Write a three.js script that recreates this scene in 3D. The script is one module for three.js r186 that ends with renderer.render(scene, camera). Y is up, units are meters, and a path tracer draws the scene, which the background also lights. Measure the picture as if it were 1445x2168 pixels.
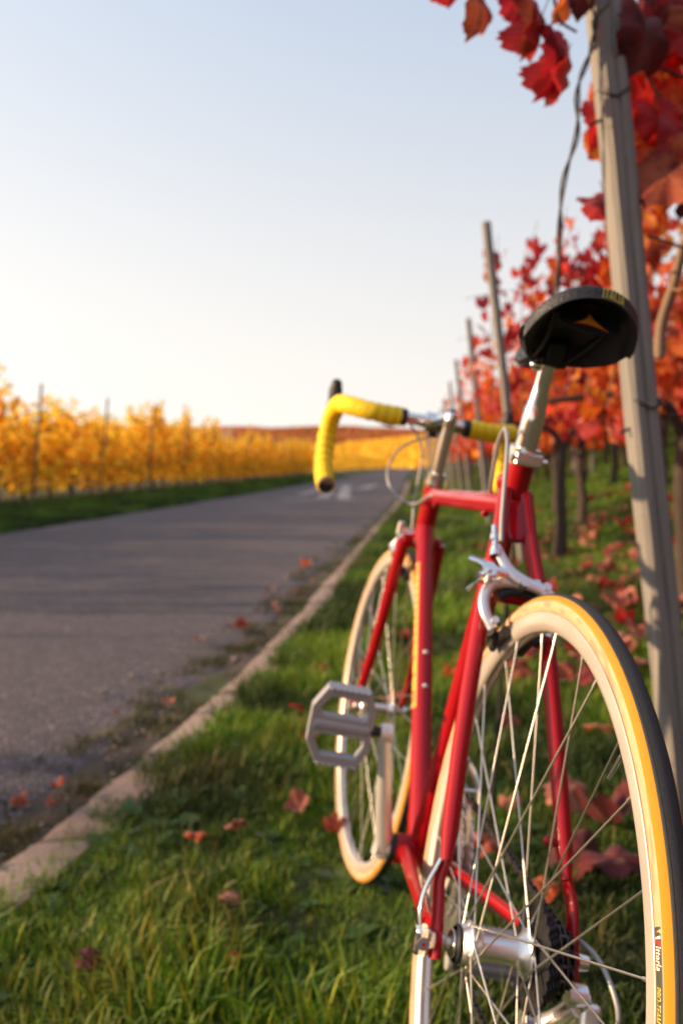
import * as THREE from 'three';
import { mergeGeometries, toCreasedNormals } from 'three/addons/utils/BufferGeometryUtils.js';
import { RoundedBoxGeometry } from 'three/addons/geometries/RoundedBoxGeometry.js';

// ───────────────────────── camera, sky, sun, exposure ─────────────────────────
const scene = new THREE.Scene();
const V = (x, y, z) => new THREE.Vector3(x, y, z);
const camera = new THREE.PerspectiveCamera(61.37, 682 / 1024, 0.05, 3000);
camera.position.set(0, 0.87, 0);
camera.rotation.set(-Math.atan(99 / 1827), 0, 0);
camera.focus = 0.52;
camera.userData.fStop = 6.6;
scene.add(camera);

const SUN_AZ = THREE.MathUtils.degToRad(-92), SUN_EL = THREE.MathUtils.degToRad(16.4);   // left of straight ahead
const SUN = V(Math.sin(SUN_AZ) * Math.cos(SUN_EL), Math.sin(SUN_EL), -Math.cos(SUN_AZ) * Math.cos(SUN_EL));
{
  const W = 512, H = 256, data = new Float32Array(W * H * 4);
  const mix = (a, b, t) => a + (b - a) * t, ss = (t) => (t = Math.min(1, Math.max(0, t)), t * t * (3 - 2 * t));
  for (let j = 0; j < H; j++) for (let i = 0; i < W; i++) {
    const el = ((j + 0.5) / H - 0.5) * Math.PI, az = ((i + 0.5) / W - 0.5) * 2 * Math.PI;
    const d = V(Math.cos(el) * Math.cos(az), Math.sin(el), Math.cos(el) * Math.sin(az));
    const g = Math.acos(Math.min(1, Math.max(-1, d.dot(SUN))));
    const up = ss(Math.max(0, Math.sin(el)) / 0.62);
    const glow = Math.exp(-g / 0.75) * 0.85, low = Math.exp(-Math.max(0, el) / 0.16);
    let c = [mix(0.47, 0.185, up), mix(0.465, 0.262, up), mix(0.46, 0.385, up)];
    c = [c[0] + glow * 1.0 + low * 0.06, c[1] + glow * 0.90 + low * 0.035, c[2] + glow * 0.74 + low * 0.0];
    { const away = 1 - 0.62 * ss((g - 1.8) / 1.1); c = [c[0] * away, c[1] * away, c[2] * (away * 0.85 + 0.15)]; }
    if (el < 0) { const k = ss(-el / 0.12); c = [mix(c[0], 0.12, k), mix(c[1], 0.11, k), mix(c[2], 0.08, k)]; }
    data.set([c[0], c[1], c[2], 1], (j * W + i) * 4);
  }
  const sky = new THREE.DataTexture(data, W, H, THREE.RGBAFormat, THREE.FloatType);
  sky.mapping = THREE.EquirectangularReflectionMapping; sky.magFilter = THREE.LinearFilter; sky.minFilter = THREE.LinearFilter; sky.needsUpdate = true;
  scene.background = sky; scene.environment = sky;
}
const sun = new THREE.DirectionalLight(new THREE.Color().setRGB(1, 0.67, 0.37), 5);
sun.name = 'sun_light';
sun.position.copy(SUN).multiplyScalar(60).add(V(0, 0, -6));
sun.target.position.set(0, 0, -6);
sun.castShadow = true; sun.shadow.mapSize.set(4096, 4096); sun.shadow.radius = 2;
Object.assign(sun.shadow.camera, { left: -40, right: 40, top: 25, bottom: -25, near: 1, far: 160 });
scene.add(sun, sun.target);
const EXPOSURE = 1.7;

// ───────────────────────── helpers ─────────────────────────
let seed = 7;
const rnd = () => { seed |= 0; seed = (seed + 0x6d2b79f5) | 0; let t = Math.imul(seed ^ (seed >>> 15), 1 | seed); t = (t + Math.imul(t ^ (t >>> 7), 61 | t)) ^ t; return ((t ^ (t >>> 14)) >>> 0) / 4294967296; };
const reseed = (n) => { seed = n * 7919 + 13; };
const rr = (a, b) => a + (b - a) * rnd();
const pick = (a) => a[Math.floor(rnd() * a.length)];
const clamp = THREE.MathUtils.clamp, lerp = THREE.MathUtils.lerp;
const sstep = (a, b, x) => { const t = clamp((x - a) / (b - a), 0, 1); return t * t * (3 - 2 * t); };
const used = {};
function numbered(n) { used[n] = (used[n] ?? -1) + 1; return used[n] ? `${n}_${String(used[n]).padStart(3, '0')}` : n; }
function merged(gs) {
  if (!Array.isArray(gs)) return gs;
  gs = gs.map((g) => { const q = g.index ? g.toNonIndexed() : g; for (const k of Object.keys(q.attributes)) if (!['position', 'normal', 'uv'].includes(k)) q.deleteAttribute(k); if (!q.attributes.uv) q.setAttribute('uv', new THREE.BufferAttribute(new Float32Array(q.attributes.position.count * 2), 2)); return q; });
  return gs.length === 1 ? gs[0] : mergeGeometries(gs);
}
function obj(name, gs, mat, parent = scene, label) {
  const m = new THREE.Mesh(merged(gs), mat);
  m.name = parent === scene ? numbered(name) : name;
  m.castShadow = m.receiveShadow = true;
  if (label) m.userData.label = label;
  parent.add(m); return m;
}
function thing(name, label, category, pos = [0, 0, 0], turn = 0, group) {
  const o = new THREE.Group(); o.name = numbered(name); scene.add(o); o.position.set(...pos); o.rotation.y = turn;
  o.userData = { label, category }; if (group) o.userData.group = group; return o;
}
function tag(o, label, category, group) { Object.assign(o.userData, { label, category }); if (group) o.userData.group = group; return o; }
function struct(name, gs, mat, label) { const m = obj(name, gs, mat); m.userData.kind = 'structure'; if (label) m.userData.label = label; return m; }
function copyOf(root, pos, turn, label, group) {
  const c = root.clone(); c.name = numbered(root.name.replace(/_\d+$/, '')); scene.add(c); c.position.set(...pos); c.rotation.y = turn;
  c.userData = { ...root.userData }; if (label) c.userData.label = label; if (group) c.userData.group = group; return c;
}
// value noise, tileable on px,py cells
function makeNoise(n, s0) {
  reseed(s0); const a = new Float32Array(n * n); for (let i = 0; i < a.length; i++) a[i] = rnd();
  return (x, y, p = n) => {
    const xi = Math.floor(x), yi = Math.floor(y); let fx = x - xi, fy = y - yi; fx = fx * fx * (3 - 2 * fx); fy = fy * fy * (3 - 2 * fy);
    const w = (k) => ((k % p) + p) % p, g = (i, j) => a[(w(j) % n) * n + (w(i) % n)];
    return lerp(lerp(g(xi, yi), g(xi + 1, yi), fx), lerp(g(xi, yi + 1), g(xi + 1, yi + 1), fx), fy);
  };
}
const noise = makeNoise(256, 3);
const fbm = (x, y, o = 4) => { let s = 0, a = 0.5, n = 0; for (let i = 0; i < o; i++) { s += a * noise(x, y); n += a; x *= 2.03; y *= 2.03; a *= 0.5; } return s / n; };
function dataTex(w, h, fn, srgb = false, rx = 1, ry = 1) {
  const d = new Uint8Array(w * h * 4);
  for (let j = 0; j < h; j++) for (let i = 0; i < w; i++) { const c = fn(i, j); const o = (j * w + i) * 4; for (let k = 0; k < 3; k++) d[o + k] = clamp(Math.round(255 * (c.length ? c[k] : c)), 0, 255); d[o + 3] = 255; }
  const t = new THREE.DataTexture(d, w, h); t.magFilter = THREE.LinearFilter; t.minFilter = THREE.LinearFilter; t.wrapS = t.wrapT = THREE.RepeatWrapping; t.repeat.set(rx, ry);
  if (srgb) t.colorSpace = THREE.SRGBColorSpace; t.needsUpdate = true; return t;
}
const lin = (r, g, b) => new THREE.Color().setRGB(r, g, b);
const std = (c, rough = 0.6, metal = 0, more = {}) => new THREE.MeshStandardMaterial({ color: lin(...c), roughness: rough, metalness: metal, side: THREE.DoubleSide, ...more });
const phys = (c, rough = 0.6, metal = 0, more = {}) => new THREE.MeshPhysicalMaterial({ color: lin(...c), roughness: rough, metalness: metal, side: THREE.DoubleSide, ...more });

// swept tube: pts (Vector3[]), radius number or fn(t); optional ellipse ratio along a reference normal
function sweep(pts, rad, { seg = 24, radial = 10, curve = true, flat = 1, ref = null, caps = true, uvl = 1, uvT = 0 } = {}) {
  const n = pts.length === 2 ? Math.max(1, seg === 24 ? 1 : seg) : seg;
  const path = pts.length === 2 || !curve ? null : new THREE.CatmullRomCurve3(pts, false, 'centripetal');
  const P = [], N = [];
  const at = (t) => { if (path) return path.getPoint(t); const f = t * (pts.length - 1), i = Math.min(pts.length - 2, Math.floor(f)); return pts[i].clone().lerp(pts[i + 1], f - i); };
  const count = path ? n : (pts.length === 2 ? n : pts.length - 1);
  for (let i = 0; i <= count; i++) P.push(at(i / count));
  const T = P.map((p, i) => P[Math.min(count, i + 1)].clone().sub(P[Math.max(0, i - 1)]).normalize());
  let nrm = ref ? ref.clone() : Math.abs(T[0].y) < 0.9 ? V(0, 1, 0) : V(1, 0, 0);
  const pos = [], nor = [], uv = [], idx = []; let len = 0;
  for (let i = 0; i <= count; i++) {
    if (i) len += P[i].distanceTo(P[i - 1]);
    nrm = (ref ? ref.clone() : nrm).addScaledVector(T[i], -(ref ?? nrm).dot(T[i])).normalize();
    const b = T[i].clone().cross(nrm).normalize(), r = typeof rad === 'function' ? rad(i / count) : rad;
    for (let k = 0; k <= radial; k++) {
      const a = (k / radial) * Math.PI * 2, ca = Math.cos(a), sa = Math.sin(a);
      pos.push(P[i].x + (b.x * ca + nrm.x * sa * flat) * r, P[i].y + (b.y * ca + nrm.y * sa * flat) * r, P[i].z + (b.z * ca + nrm.z * sa * flat) * r);
      const q = b.clone().multiplyScalar(ca * flat).addScaledVector(nrm, sa).normalize(); nor.push(q.x, q.y, q.z); uv.push(k / radial, uvT ? (i / count) * uvT : len * uvl);
    }
  }
  for (let i = 0; i < count; i++) for (let k = 0; k < radial; k++) { const a = i * (radial + 1) + k, c = a + radial + 1; idx.push(a, c, a + 1, a + 1, c, c + 1); }
  if (caps) for (const e of [0, count]) {
    const base = pos.length / 3, s = e ? 1 : -1; pos.push(P[e].x, P[e].y, P[e].z); nor.push(T[e].x * s, T[e].y * s, T[e].z * s); uv.push(0.5, 0);
    for (let k = 0; k <= radial; k++) { const o = (e * (radial + 1) + k) * 3; pos.push(pos[o], pos[o + 1], pos[o + 2]); nor.push(T[e].x * s, T[e].y * s, T[e].z * s); uv.push(0, 0); }
    for (let k = 0; k < radial; k++) e ? idx.push(base, base + 2 + k, base + 1 + k) : idx.push(base, base + 1 + k, base + 2 + k);
  }
  const g = new THREE.BufferGeometry(); g.setAttribute('position', new THREE.Float32BufferAttribute(pos, 3)); g.setAttribute('normal', new THREE.Float32BufferAttribute(nor, 3)); g.setAttribute('uv', new THREE.Float32BufferAttribute(uv, 2)); g.setIndex(idx);
  return g;
}
const rod = (a, b, r0, r1 = r0, radial = 14) => sweep([a, b], (t) => lerp(r0, r1, t), { radial });
// lathe about the z axis through (cx, cy): profile of [r, z]
function ring(profile, seg, cx = 0, cy = 0) {
  const g = new THREE.LatheGeometry(profile.map((p) => new THREE.Vector2(p[0], p[1])), seg); g.rotateX(Math.PI / 2); g.translate(cx, cy, 0); return g;
}
const box = (w, h, d, r = 0.002) => new RoundedBoxGeometry(w, h, d, 2, Math.min(r, w / 2.01, h / 2.01, d / 2.01));
const ball = (p, r, s = 14) => { const g = new THREE.SphereGeometry(r, s, s - 2); g.translate(p.x, p.y, p.z); return g; };
// world point under a pixel of the 1445 x 2168 photograph at a distance ahead
const PX = (x, y, d) => V(((x - 722.5) / 1827) * d, 0.87 + ((985 - y) / 1827) * d, -d);

// ───────────────────────── the lie of the land ─────────────────────────
// d = metres ahead of the camera, kx(d) = where the kerb's road face runs, t = metres to the right of it
const KX = [[-14, -4.9], [-8, -3.4], [-4, -2.3], [0, -1.18], [1, -0.93], [1.84, -0.726], [2.4, -0.61], [3.2, -0.475], [4.13, -0.35], [5.5, -0.2], [7.75, 0.03], [12, 0.48], [16.7, 0.97], [27, 1.93], [35, 2.6], [59, 4.5], [106, 8.5], [200, 17], [420, 40]];
function table(T) {
  const m = T.map((p, i) => i === 0 ? (T[1][1] - p[1]) / (T[1][0] - p[0]) : i === T.length - 1 ? (p[1] - T[i - 1][1]) / (p[0] - T[i - 1][0]) : (T[i + 1][1] - T[i - 1][1]) / (T[i + 1][0] - T[i - 1][0]));
  return (x) => {
    if (x <= T[0][0]) return T[0][1] + m[0] * (x - T[0][0]);
    const n = T.length - 1; if (x >= T[n][0]) return T[n][1] + m[n] * (x - T[n][0]);
    let i = 0; while (x > T[i + 1][0]) i++;
    const h = T[i + 1][0] - T[i][0], s = (x - T[i][0]) / h, s2 = s * s, s3 = s2 * s;
    return (2 * s3 - 3 * s2 + 1) * T[i][1] + (s3 - 2 * s2 + s) * h * m[i] + (-2 * s3 + 3 * s2) * T[i + 1][1] + (s3 - s2) * h * m[i + 1];
  };
}
const kx = table(KX);
const bank = table([[0.1, 0.02], [0.5, 0.025], [0.765, 0.022], [1.075, 0.078], [1.4, 0.125], [1.7, 0.165], [2.3, 0.32], [2.8, 0.44], [3.2, 0.53], [5, 1.0], [7.3, 1.75], [12, 3.2], [30, 8], [60, 14]]);
const ROAD_R = -0.13, ROAD_L = -4.65;
function gy(x, d) {
  const t = x - kx(d);
  if (t > 0.1) return bank(t) + (fbm(x * 3 + 40, d * 3 + 40, 3) - 0.5) * 0.035 * sstep(0.1, 0.5, t);
  if (t > ROAD_L) return -0.05;
  return lerp(-0.05, 0.02, sstep(0, 0.12, ROAD_L - t)) + 0.07 * sstep(0.1, 3, ROAD_L - t) + (fbm(x * 2, d * 2, 3) - 0.5) * 0.05;
}
function gridMesh(us, vs, fn, color) {
  const pos = [], uv = [], idx = [], col = [];
  for (const v of vs) for (const u of us) { const p = fn(u, v); pos.push(p.x, p.y, p.z); uv.push(p.x, -p.z); if (color) col.push(...color(p, u, v)); }
  const n = us.length;
  for (let j = 0; j < vs.length - 1; j++) for (let i = 0; i < n - 1; i++) { const a = j * n + i; idx.push(a, a + 1, a + n, a + 1, a + n + 1, a + n); }
  const g = new THREE.BufferGeometry(); g.setAttribute('position', new THREE.Float32BufferAttribute(pos, 3)); g.setAttribute('uv', new THREE.Float32BufferAttribute(uv, 2));
  if (color) g.setAttribute('color', new THREE.Float32BufferAttribute(col, 3)); g.setIndex(idx); g.computeVertexNormals(); return g;
}
const range = (a, b, n, p = 1) => Array.from({ length: n + 1 }, (_, i) => a + (b - a) * Math.pow(i / n, p));
const dSamples = [...range(-14, 0, 20), ...range(0.15, 8, 70), ...range(8.3, 40, 80), ...range(41, 230, 70)];
{
  const ts = [...range(-70, -12, 24), ...range(-11, ROAD_L - 0.15, 26), ROAD_L - 0.06, ROAD_L, -3, ROAD_R, 0, 0.1, 0.14, ...range(0.2, 3.4, 60), ...range(3.6, 14, 40), ...range(15, 70, 24)];
  const soilBump = dataTex(256, 256, (i, j) => { const v = noise(i / 8, j / 8, 32) * 0.5 + noise(i / 3.2 + 9, j / 3.2, 80) * 0.5; return v; }, false, 2, 2);
  struct('ground', gridMesh(ts, dSamples, (t, d) => { const x = kx(d) + t; return V(x, gy(x, d), -d); }, (p) => {
    const n = fbm(p.x * 1.3 + 7, -p.z * 1.3, 4), k = sstep(0.35, 0.65, n);
    return [lerp(0.042, 0.026, k), lerp(0.036, 0.042, k), lerp(0.018, 0.010, k)];
  }), new THREE.MeshStandardMaterial({ vertexColors: true, roughness: 1, bumpMap: soilBump, bumpScale: 0.02, side: THREE.DoubleSide }));
}
// asphalt
{
  const N = 1024;
  reseed(11); const cells = Array.from({ length: 110 * 110 }, () => [rnd(), rnd(), rnd()]);
  const hgt = new Float32Array(N * N), tone = new Float32Array(N * N);
  for (let j = 0; j < N; j++) for (let i = 0; i < N; i++) {
    const cx = (i / N) * 110, cy = (j / N) * 110, ix = Math.floor(cx), iy = Math.floor(cy); let best = 9, tv = 0;
    for (let b = -1; b <= 1; b++) for (let a = -1; a <= 1; a++) { const c = cells[((iy + b + 110) % 110) * 110 + ((ix + a + 110) % 110)]; const dd = Math.hypot(ix + a + c[0] - cx, iy + b + c[1] - cy); if (dd < best) { best = dd; tv = c[2]; } }
    hgt[j * N + i] = clamp(1 - best * 1.25, 0, 1); tone[j * N + i] = tv;
  }
  const low = (i, j) => noise(i / 64, j / 64, 16) * 0.6 + noise(i / 16, j / 16, 64) * 0.4;
  const col = dataTex(N, N, (i, j) => { const h = hgt[j * N + i], t = tone[j * N + i], l = low(i, j); const b = (0.085 + 0.135 * t * t) * (0.5 + 0.6 * h) + 0.05 * l; const s = t > 0.93 ? 1.5 : 1; const f = (x) => Math.pow(clamp(x * s, 0, 1), 1 / 2.2); return [f(b * 1.14), f(b * 0.95), f(b * 1.0)]; }, true, 1, 1);
  const bmp = dataTex(N, N, (i, j) => hgt[j * N + i]);
  col.repeat.set(0.8, 0.8); bmp.repeat.set(0.8, 0.8);
  const us = [ROAD_L, -4.5, -4, -3, -2.4, -1.6, -0.9, -0.5, -0.3, -0.22, -0.17, ROAD_R];
  struct('road', gridMesh(us, [...range(-14, 0, 20), ...range(0.15, 12, 150), ...range(12.3, 60, 110), ...range(62, 230, 40)], (t, d) => {
    const e = t > -0.25 ? (fbm(d * 3.1, 5, 3) - 0.5) * 0.13 : t < -4.6 ? (fbm(d * 1.7, 15, 3) - 0.5) * 0.16 : 0;
    return V(kx(d) + t + e, 0.022 * (1 - Math.pow((t + 2.4) / 2.3, 2)) - (t === ROAD_R ? 0.012 : 0) + (fbm(kx(d) + t, d, 2) - 0.5) * 0.012, -d);
  }, (p) => { const n = 0.42 + 0.2 * fbm(p.x * 0.9 + 3, p.z * 0.55 + 50, 4); return [n, n * 0.95, n]; }), new THREE.MeshStandardMaterial({ map: col, vertexColors: true, bumpMap: bmp, bumpScale: 0.0035, roughness: 0.88, side: THREE.DoubleSide }), 'grey asphalt lane with fine pale aggregate');
  // soil gutter between the asphalt and the kerb
  struct('soil_strip', gridMesh(range(-0.27, 0.02, 9), [...range(0.15, 12, 240), ...range(12.2, 40, 80)], (t, d) => { const n = fbm(kx(d) * 14 + t * 14, d * 9, 4); return V(kx(d) + t, -0.024 + n * 0.038 - (t < -0.24 ? 0.035 : 0) , -d); }, (p) => { const n = fbm(p.x * 9, p.z * 9, 4), g = sstep(0.5, 0.7, fbm(p.x * 3 + 60, p.z * 3, 3)); return [lerp(0.05, 0.03, g) * (0.5 + n), lerp(0.036, 0.045, g) * (0.5 + n), lerp(0.026, 0.012, g) * (0.5 + n)]; }), new THREE.MeshStandardMaterial({ vertexColors: true, roughness: 1, side: THREE.DoubleSide }), 'dark soil and moss gathered along the kerb');
}
// kerb of concrete stones
const JOINTS = [];
{
  const tex = dataTex(512, 512, (i, j) => { const l = noise(i / 64, j / 64, 8) * 0.5 + noise(i / 20, j / 20, 26) * 0.3, g = noise(i / 2, j / 2, 256); const b = 0.20 + 0.20 * l + 0.12 * (g - 0.5); const f = (x) => Math.pow(clamp(x, 0, 1), 1 / 2.2); return [f(b * 1.22), f(b * 0.98), f(b * 0.86)]; }, true, 2, 2);
  const bmp = dataTex(256, 256, (i, j) => noise(i / 2, j / 2, 128) * 0.6 + noise(i / 12, j / 12, 22) * 0.4, false, 3, 3);
  const mats = [0, 1, 2].map((k) => new THREE.MeshStandardMaterial({ map: tex, bumpMap: bmp, bumpScale: 0.003, roughness: 0.92, color: lin(0.72 - k * 0.1, 0.66 - k * 0.1, 0.64 - k * 0.1), side: THREE.DoubleSide }));
  const kerb = new THREE.Group(); kerb.name = 'kerb'; kerb.userData = { kind: 'structure', label: 'row of worn pinkish concrete kerb stones between road and grass' }; scene.add(kerb);
  reseed(21);
  let d = -0.6; JOINTS.length = 0;
  while (d < 46) {
    const L = d < 9 ? rr(0.55, 0.78) : 1.0, d1 = d + L, nseg = 18, lift = rr(-0.008, 0.006), tilt = rr(-0.01, 0.008), dz = rr(-0.008, 0.01);
    const prof = [[0.0, -0.08], [0.0, 0.004], [0.008, 0.016], [0.025, 0.021], [0.09, 0.026], [0.14, 0.028], [0.16, 0.026], [0.165, -0.08]];
    const pos = [], uv = [], idx = [];
    for (let s = 0; s <= nseg + 2; s++) {
      const e = s === 0 || s === nseg + 2, f = clamp((s - 1) / nseg, 0, 1), dd = lerp(d + 0.02, d1 - 0.02, f) + (s === 0 ? -0.008 : s === nseg + 2 ? 0.008 : 0);
      for (const [u, h] of prof) { const w = (fbm(u * 40 + d, dd * 30, 4) - 0.5) * 0.009, chip = u < 0.03 ? (fbm(d * 7, dd * 13, 3) - 0.45) * 0.03 + 0.022 * sstep(0.66, 0.8, fbm(d * 3, dd * 7 + 31, 3)) : 0; pos.push(kx(dd) + u + dz + Math.max(-0.004, chip), h - (e ? 0.014 : 0) + lift + tilt * u * 5 + w, -dd); uv.push(u + h, dd); }
    }
    const n = prof.length; for (let s = 0; s < nseg + 2; s++) for (let k = 0; k < n - 1; k++) { const a = s * n + k; idx.push(a, a + 1, a + n, a + 1, a + n + 1, a + n); }
    for (const s of [0, nseg + 2]) for (let k = 1; k < n - 1; k++) idx.push(s * n, s * n + k, s * n + k + 1);
    const g = new THREE.BufferGeometry(); g.setAttribute('position', new THREE.Float32BufferAttribute(pos, 3)); g.setAttribute('uv', new THREE.Float32BufferAttribute(uv, 2)); g.setIndex(idx); g.computeVertexNormals();
    obj('kerb_stone', toCreasedNormals(g, 0.7), pick(mats), kerb);
    d = d1; JOINTS.push(d);
  }
}
// faded white pictogram painted on the road further on
{
  const wear = dataTex(256, 256, (i, j) => sstep(0.42, 0.62, noise(i / 6, j / 6, 42) * 0.6 + noise(i / 2, j / 2, 128) * 0.4)); wear.repeat.set(1, 1);
  const paint = new THREE.MeshStandardMaterial({ color: lin(0.5, 0.47, 0.47), roughness: 0.8, alphaMap: wear, alphaTest: 0.35, side: THREE.DoubleSide });
  const rm = thing('road_marking', 'faded white markings painted across the asphalt ahead of the handlebar', 'road marking', [0, 0, 0]);
  const ry = (x, d) => 0.022 * (1 - Math.pow((x - kx(d) + 2.4) / 2.3, 2)) + (fbm(x, d, 2) - 0.5) * 0.012 + 0.008;
  for (const [x0, d0, x1, d1, w] of [[-1.5, 21.6, 0.37, 21.0, 0.35], [-1.2, 25, -0.85, 29, 0.3], [-0.55, 22.5, -0.3, 27, 0.32], [0.05, 22, 0.2, 36, 0.34], [-0.3, 30, 0.75, 31, 0.5], [0.7, 31, 1.4, 37, 0.4], [-0.9, 29, -0.2, 36, 0.3], [-0.4, 38, 0.9, 40, 0.6]]) {
    const a = V(x0, 0, -d0), b = V(x1, 0, -d1), nx = b.clone().sub(a).cross(V(0, 1, 0)).normalize().multiplyScalar(w / 2);
    obj('painted_stroke', gridMesh(range(0, 1, 12), [0, 1], (u, v) => { const p = a.clone().lerp(b, u).addScaledVector(nx, v * 2 - 1); return V(p.x, ry(p.x, -p.z), p.z); }), paint, rm);
  }
}
// far slopes beyond the crest of the road
const farH = (x, d) => { const r = sstep(225, 430, d) * 12 + sstep(380, 760, d) * 21; return r - 0.6 * sstep(200, 232, d) * (1 - sstep(232, 300, d)) + (fbm(x * 0.012 + 5, d * 0.012, 3) - 0.5) * 9 * sstep(300, 700, d); };
const fieldEdge = (x) => 345 + clamp((x + 6) * 2.6, -10, 130);
{
  struct('hill', gridMesh(range(-420, 420, 120), range(226, 1200, 110, 1.3), (x, d) => V(x, farH(x, d) - (d < 228 ? 0.6 : 0), -d), (p) => {
    const x = p.x, d = -p.z, n = fbm(x * 0.15, d * 0.08, 4), b = sstep(-8, 8, d - fieldEdge(x)), row = 0.75 + 0.25 * Math.sin((x * 0.9 + d * 0.25) * 1.4);
    const y = [0.46, 0.22, 0.02], o = [0.46, 0.19, 0.05], r = sstep(0.5, 0.7, fbm(x * 0.03 + 20, d * 0.02, 3));
    return [0, 1, 2].map((k) => lerp(y[k] * (0.6 + 0.8 * n), [lerp(o[0], 0.5, r), lerp(o[1], 0.11, r), lerp(o[2], 0.035, r)][k] * (0.6 + 0.7 * n), b) * row);
  }), new THREE.MeshStandardMaterial({ vertexColors: true, roughness: 1, side: THREE.DoubleSide }), 'autumn vineyard slopes in gold and rust beyond the road');
}

// ───────────────────────── foliage makers ─────────────────────────
// grape leaf outline in polar form: five lobes and a saw-toothed edge; the stalk notch at the top, tip hanging down
function leafGeometry(detail, curl, fold, ruffle, s0) {
  reseed(s0);
  const n = detail === 2 ? 46 : detail === 1 ? 16 : 8, rings = detail === 2 ? 3 : detail === 1 ? 2 : 1;
  const R = (a) => { // a = 0 at the tip (down), PI at the stalk
    const x = Math.abs(a), lobes = [[0, 1, 0.56], [1.0, 0.93, 0.46], [2.0, 0.8, 0.6]];
    let r = 0.83; for (const [c, h, w] of lobes) r = Math.max(r, h * Math.exp(-Math.pow((x - c) / w, 2) * 0.9));
    return x > 2.85 ? r * lerp(1, 0.25, (x - 2.85) / 0.29) : r;
  };
  const pos = [0, 0, 0], uv = [0.5, 0.5], idx = [];
  for (let k = 1; k <= rings; k++) for (let i = 0; i < n; i++) {
    const a = (i / n) * Math.PI * 2 - Math.PI, f = k / rings, saw = k === rings && detail === 2 ? (i % 2 ? 1.025 : 0.95) * rr(0.97, 1.03) : 1, r = R(a) * f * saw;
    const x = Math.sin(a) * r, y = -Math.cos(a) * r;
    let z = -curl * r * r * 0.6 + fold * Math.abs(x) * 0.9 + ruffle * Math.sin(a * 5 + s0) * f * f * 0.12 + ruffle * Math.sin(a * 3 + s0 * 2) * f * 0.08;
    pos.push(x, y - curl * 0.0, z); uv.push(0.5 + x * 0.48, 0.5 + y * 0.48);
  }
  for (let i = 0; i < n; i++) idx.push(0, 1 + i, 1 + ((i + 1) % n));
  for (let k = 1; k < rings; k++) for (let i = 0; i < n; i++) { const a = 1 + (k - 1) * n + i, b = 1 + (k - 1) * n + ((i + 1) % n), c = a + n, e = b + n; idx.push(a, c, b, b, c, e); }
  const g = new THREE.BufferGeometry(); g.setAttribute('position', new THREE.Float32BufferAttribute(pos, 3)); g.setAttribute('uv', new THREE.Float32BufferAttribute(uv, 2)); g.setIndex(idx); g.translate(0, -0.25, 0); g.scale(0.58, 0.58, 0.58); g.computeVertexNormals(); return g;
}
// leaf skin: veins and blotches (colour of the leaf itself)
function leafSkin(base, vein, blotch, s0) {
  const N = 192;
  return dataTex(N, N, (i, j) => {
    const x = (i / N - 0.5) / 0.48, y = (j / N - 0.5) / 0.48; let v = 0;
    for (const a of [0, 1.02, -1.02, 2.05, -2.05]) { const dx = Math.sin(a), dy = -Math.cos(a), t = x * dx + y * dy, q = Math.abs(x * dy - y * dx); if (t > 0) v = Math.max(v, 1 - q / (0.03 * (1.15 - t * 0.7))); const side = Math.abs(((t * 7 + q * 5) % 1) - 0.5); if (t > 0.1 && q < 0.35 * t + 0.1) v = Math.max(v, (0.05 - side) * 8); }
    v = clamp(v, 0, 1) * 0.55; const n = sstep(0.35, 0.7, fbm(i / 26 + s0 * 9, j / 26, 4)), f = (k) => Math.pow(clamp(lerp(lerp(base[k], blotch[k], n), vein[k], v) * (0.85 + 0.3 * noise(i / 5, j / 5)), 0, 1), 1 / 2.2);
    return [f(0), f(1), f(2)];
  }, true);
}
const leafMat = (map, through = 0.66) => new THREE.MeshPhysicalMaterial({ map, roughness: 0.75, transmission: through, thickness: 0, specularIntensity: 0.5, side: THREE.DoubleSide });
const skins = {
  red: leafMat(leafSkin([0.62, 0.022, 0.02], [0.5, 0.10, 0.03], [0.42, 0.012, 0.02], 1)),
  crimson: leafMat(leafSkin([0.40, 0.01, 0.022], [0.42, 0.06, 0.03], [0.22, 0.008, 0.014], 2)),
  orange: leafMat(leafSkin([0.74, 0.17, 0.016], [0.7, 0.34, 0.04], [0.62, 0.05, 0.014], 3)),
  amber: leafMat(leafSkin([0.80, 0.34, 0.02], [0.7, 0.30, 0.04], [0.66, 0.12, 0.014], 4)),
  rust: leafMat(leafSkin([0.36, 0.075, 0.03], [0.44, 0.16, 0.06], [0.24, 0.03, 0.02], 5), 0.35),
  maroon: leafMat(leafSkin([0.13, 0.012, 0.014], [0.2, 0.03, 0.02], [0.07, 0.01, 0.012], 6), 0.3),
  dry: leafMat(leafSkin([0.40, 0.15, 0.10], [0.42, 0.2, 0.13], [0.28, 0.085, 0.06], 7), 0.2),
};
const leafFine = [leafGeometry(2, 0.7, 0.35, 1.0, 31), leafGeometry(2, 1.3, 0.7, 1.3, 32), leafGeometry(2, 0.2, 0.15, 0.8, 33), leafGeometry(2, -0.6, 1.0, 1.2, 34)];
const leafMid = [leafGeometry(1, 0.7, 0.4, 1.0, 41), leafGeometry(1, 1.2, 0.8, 1.2, 42), leafGeometry(1, 0.2, 0.2, 0.8, 43)];
const leafLow = [leafGeometry(0, 0.6, 0.4, 1, 51), leafGeometry(0, 1.1, 0.8, 1, 52)];
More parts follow.
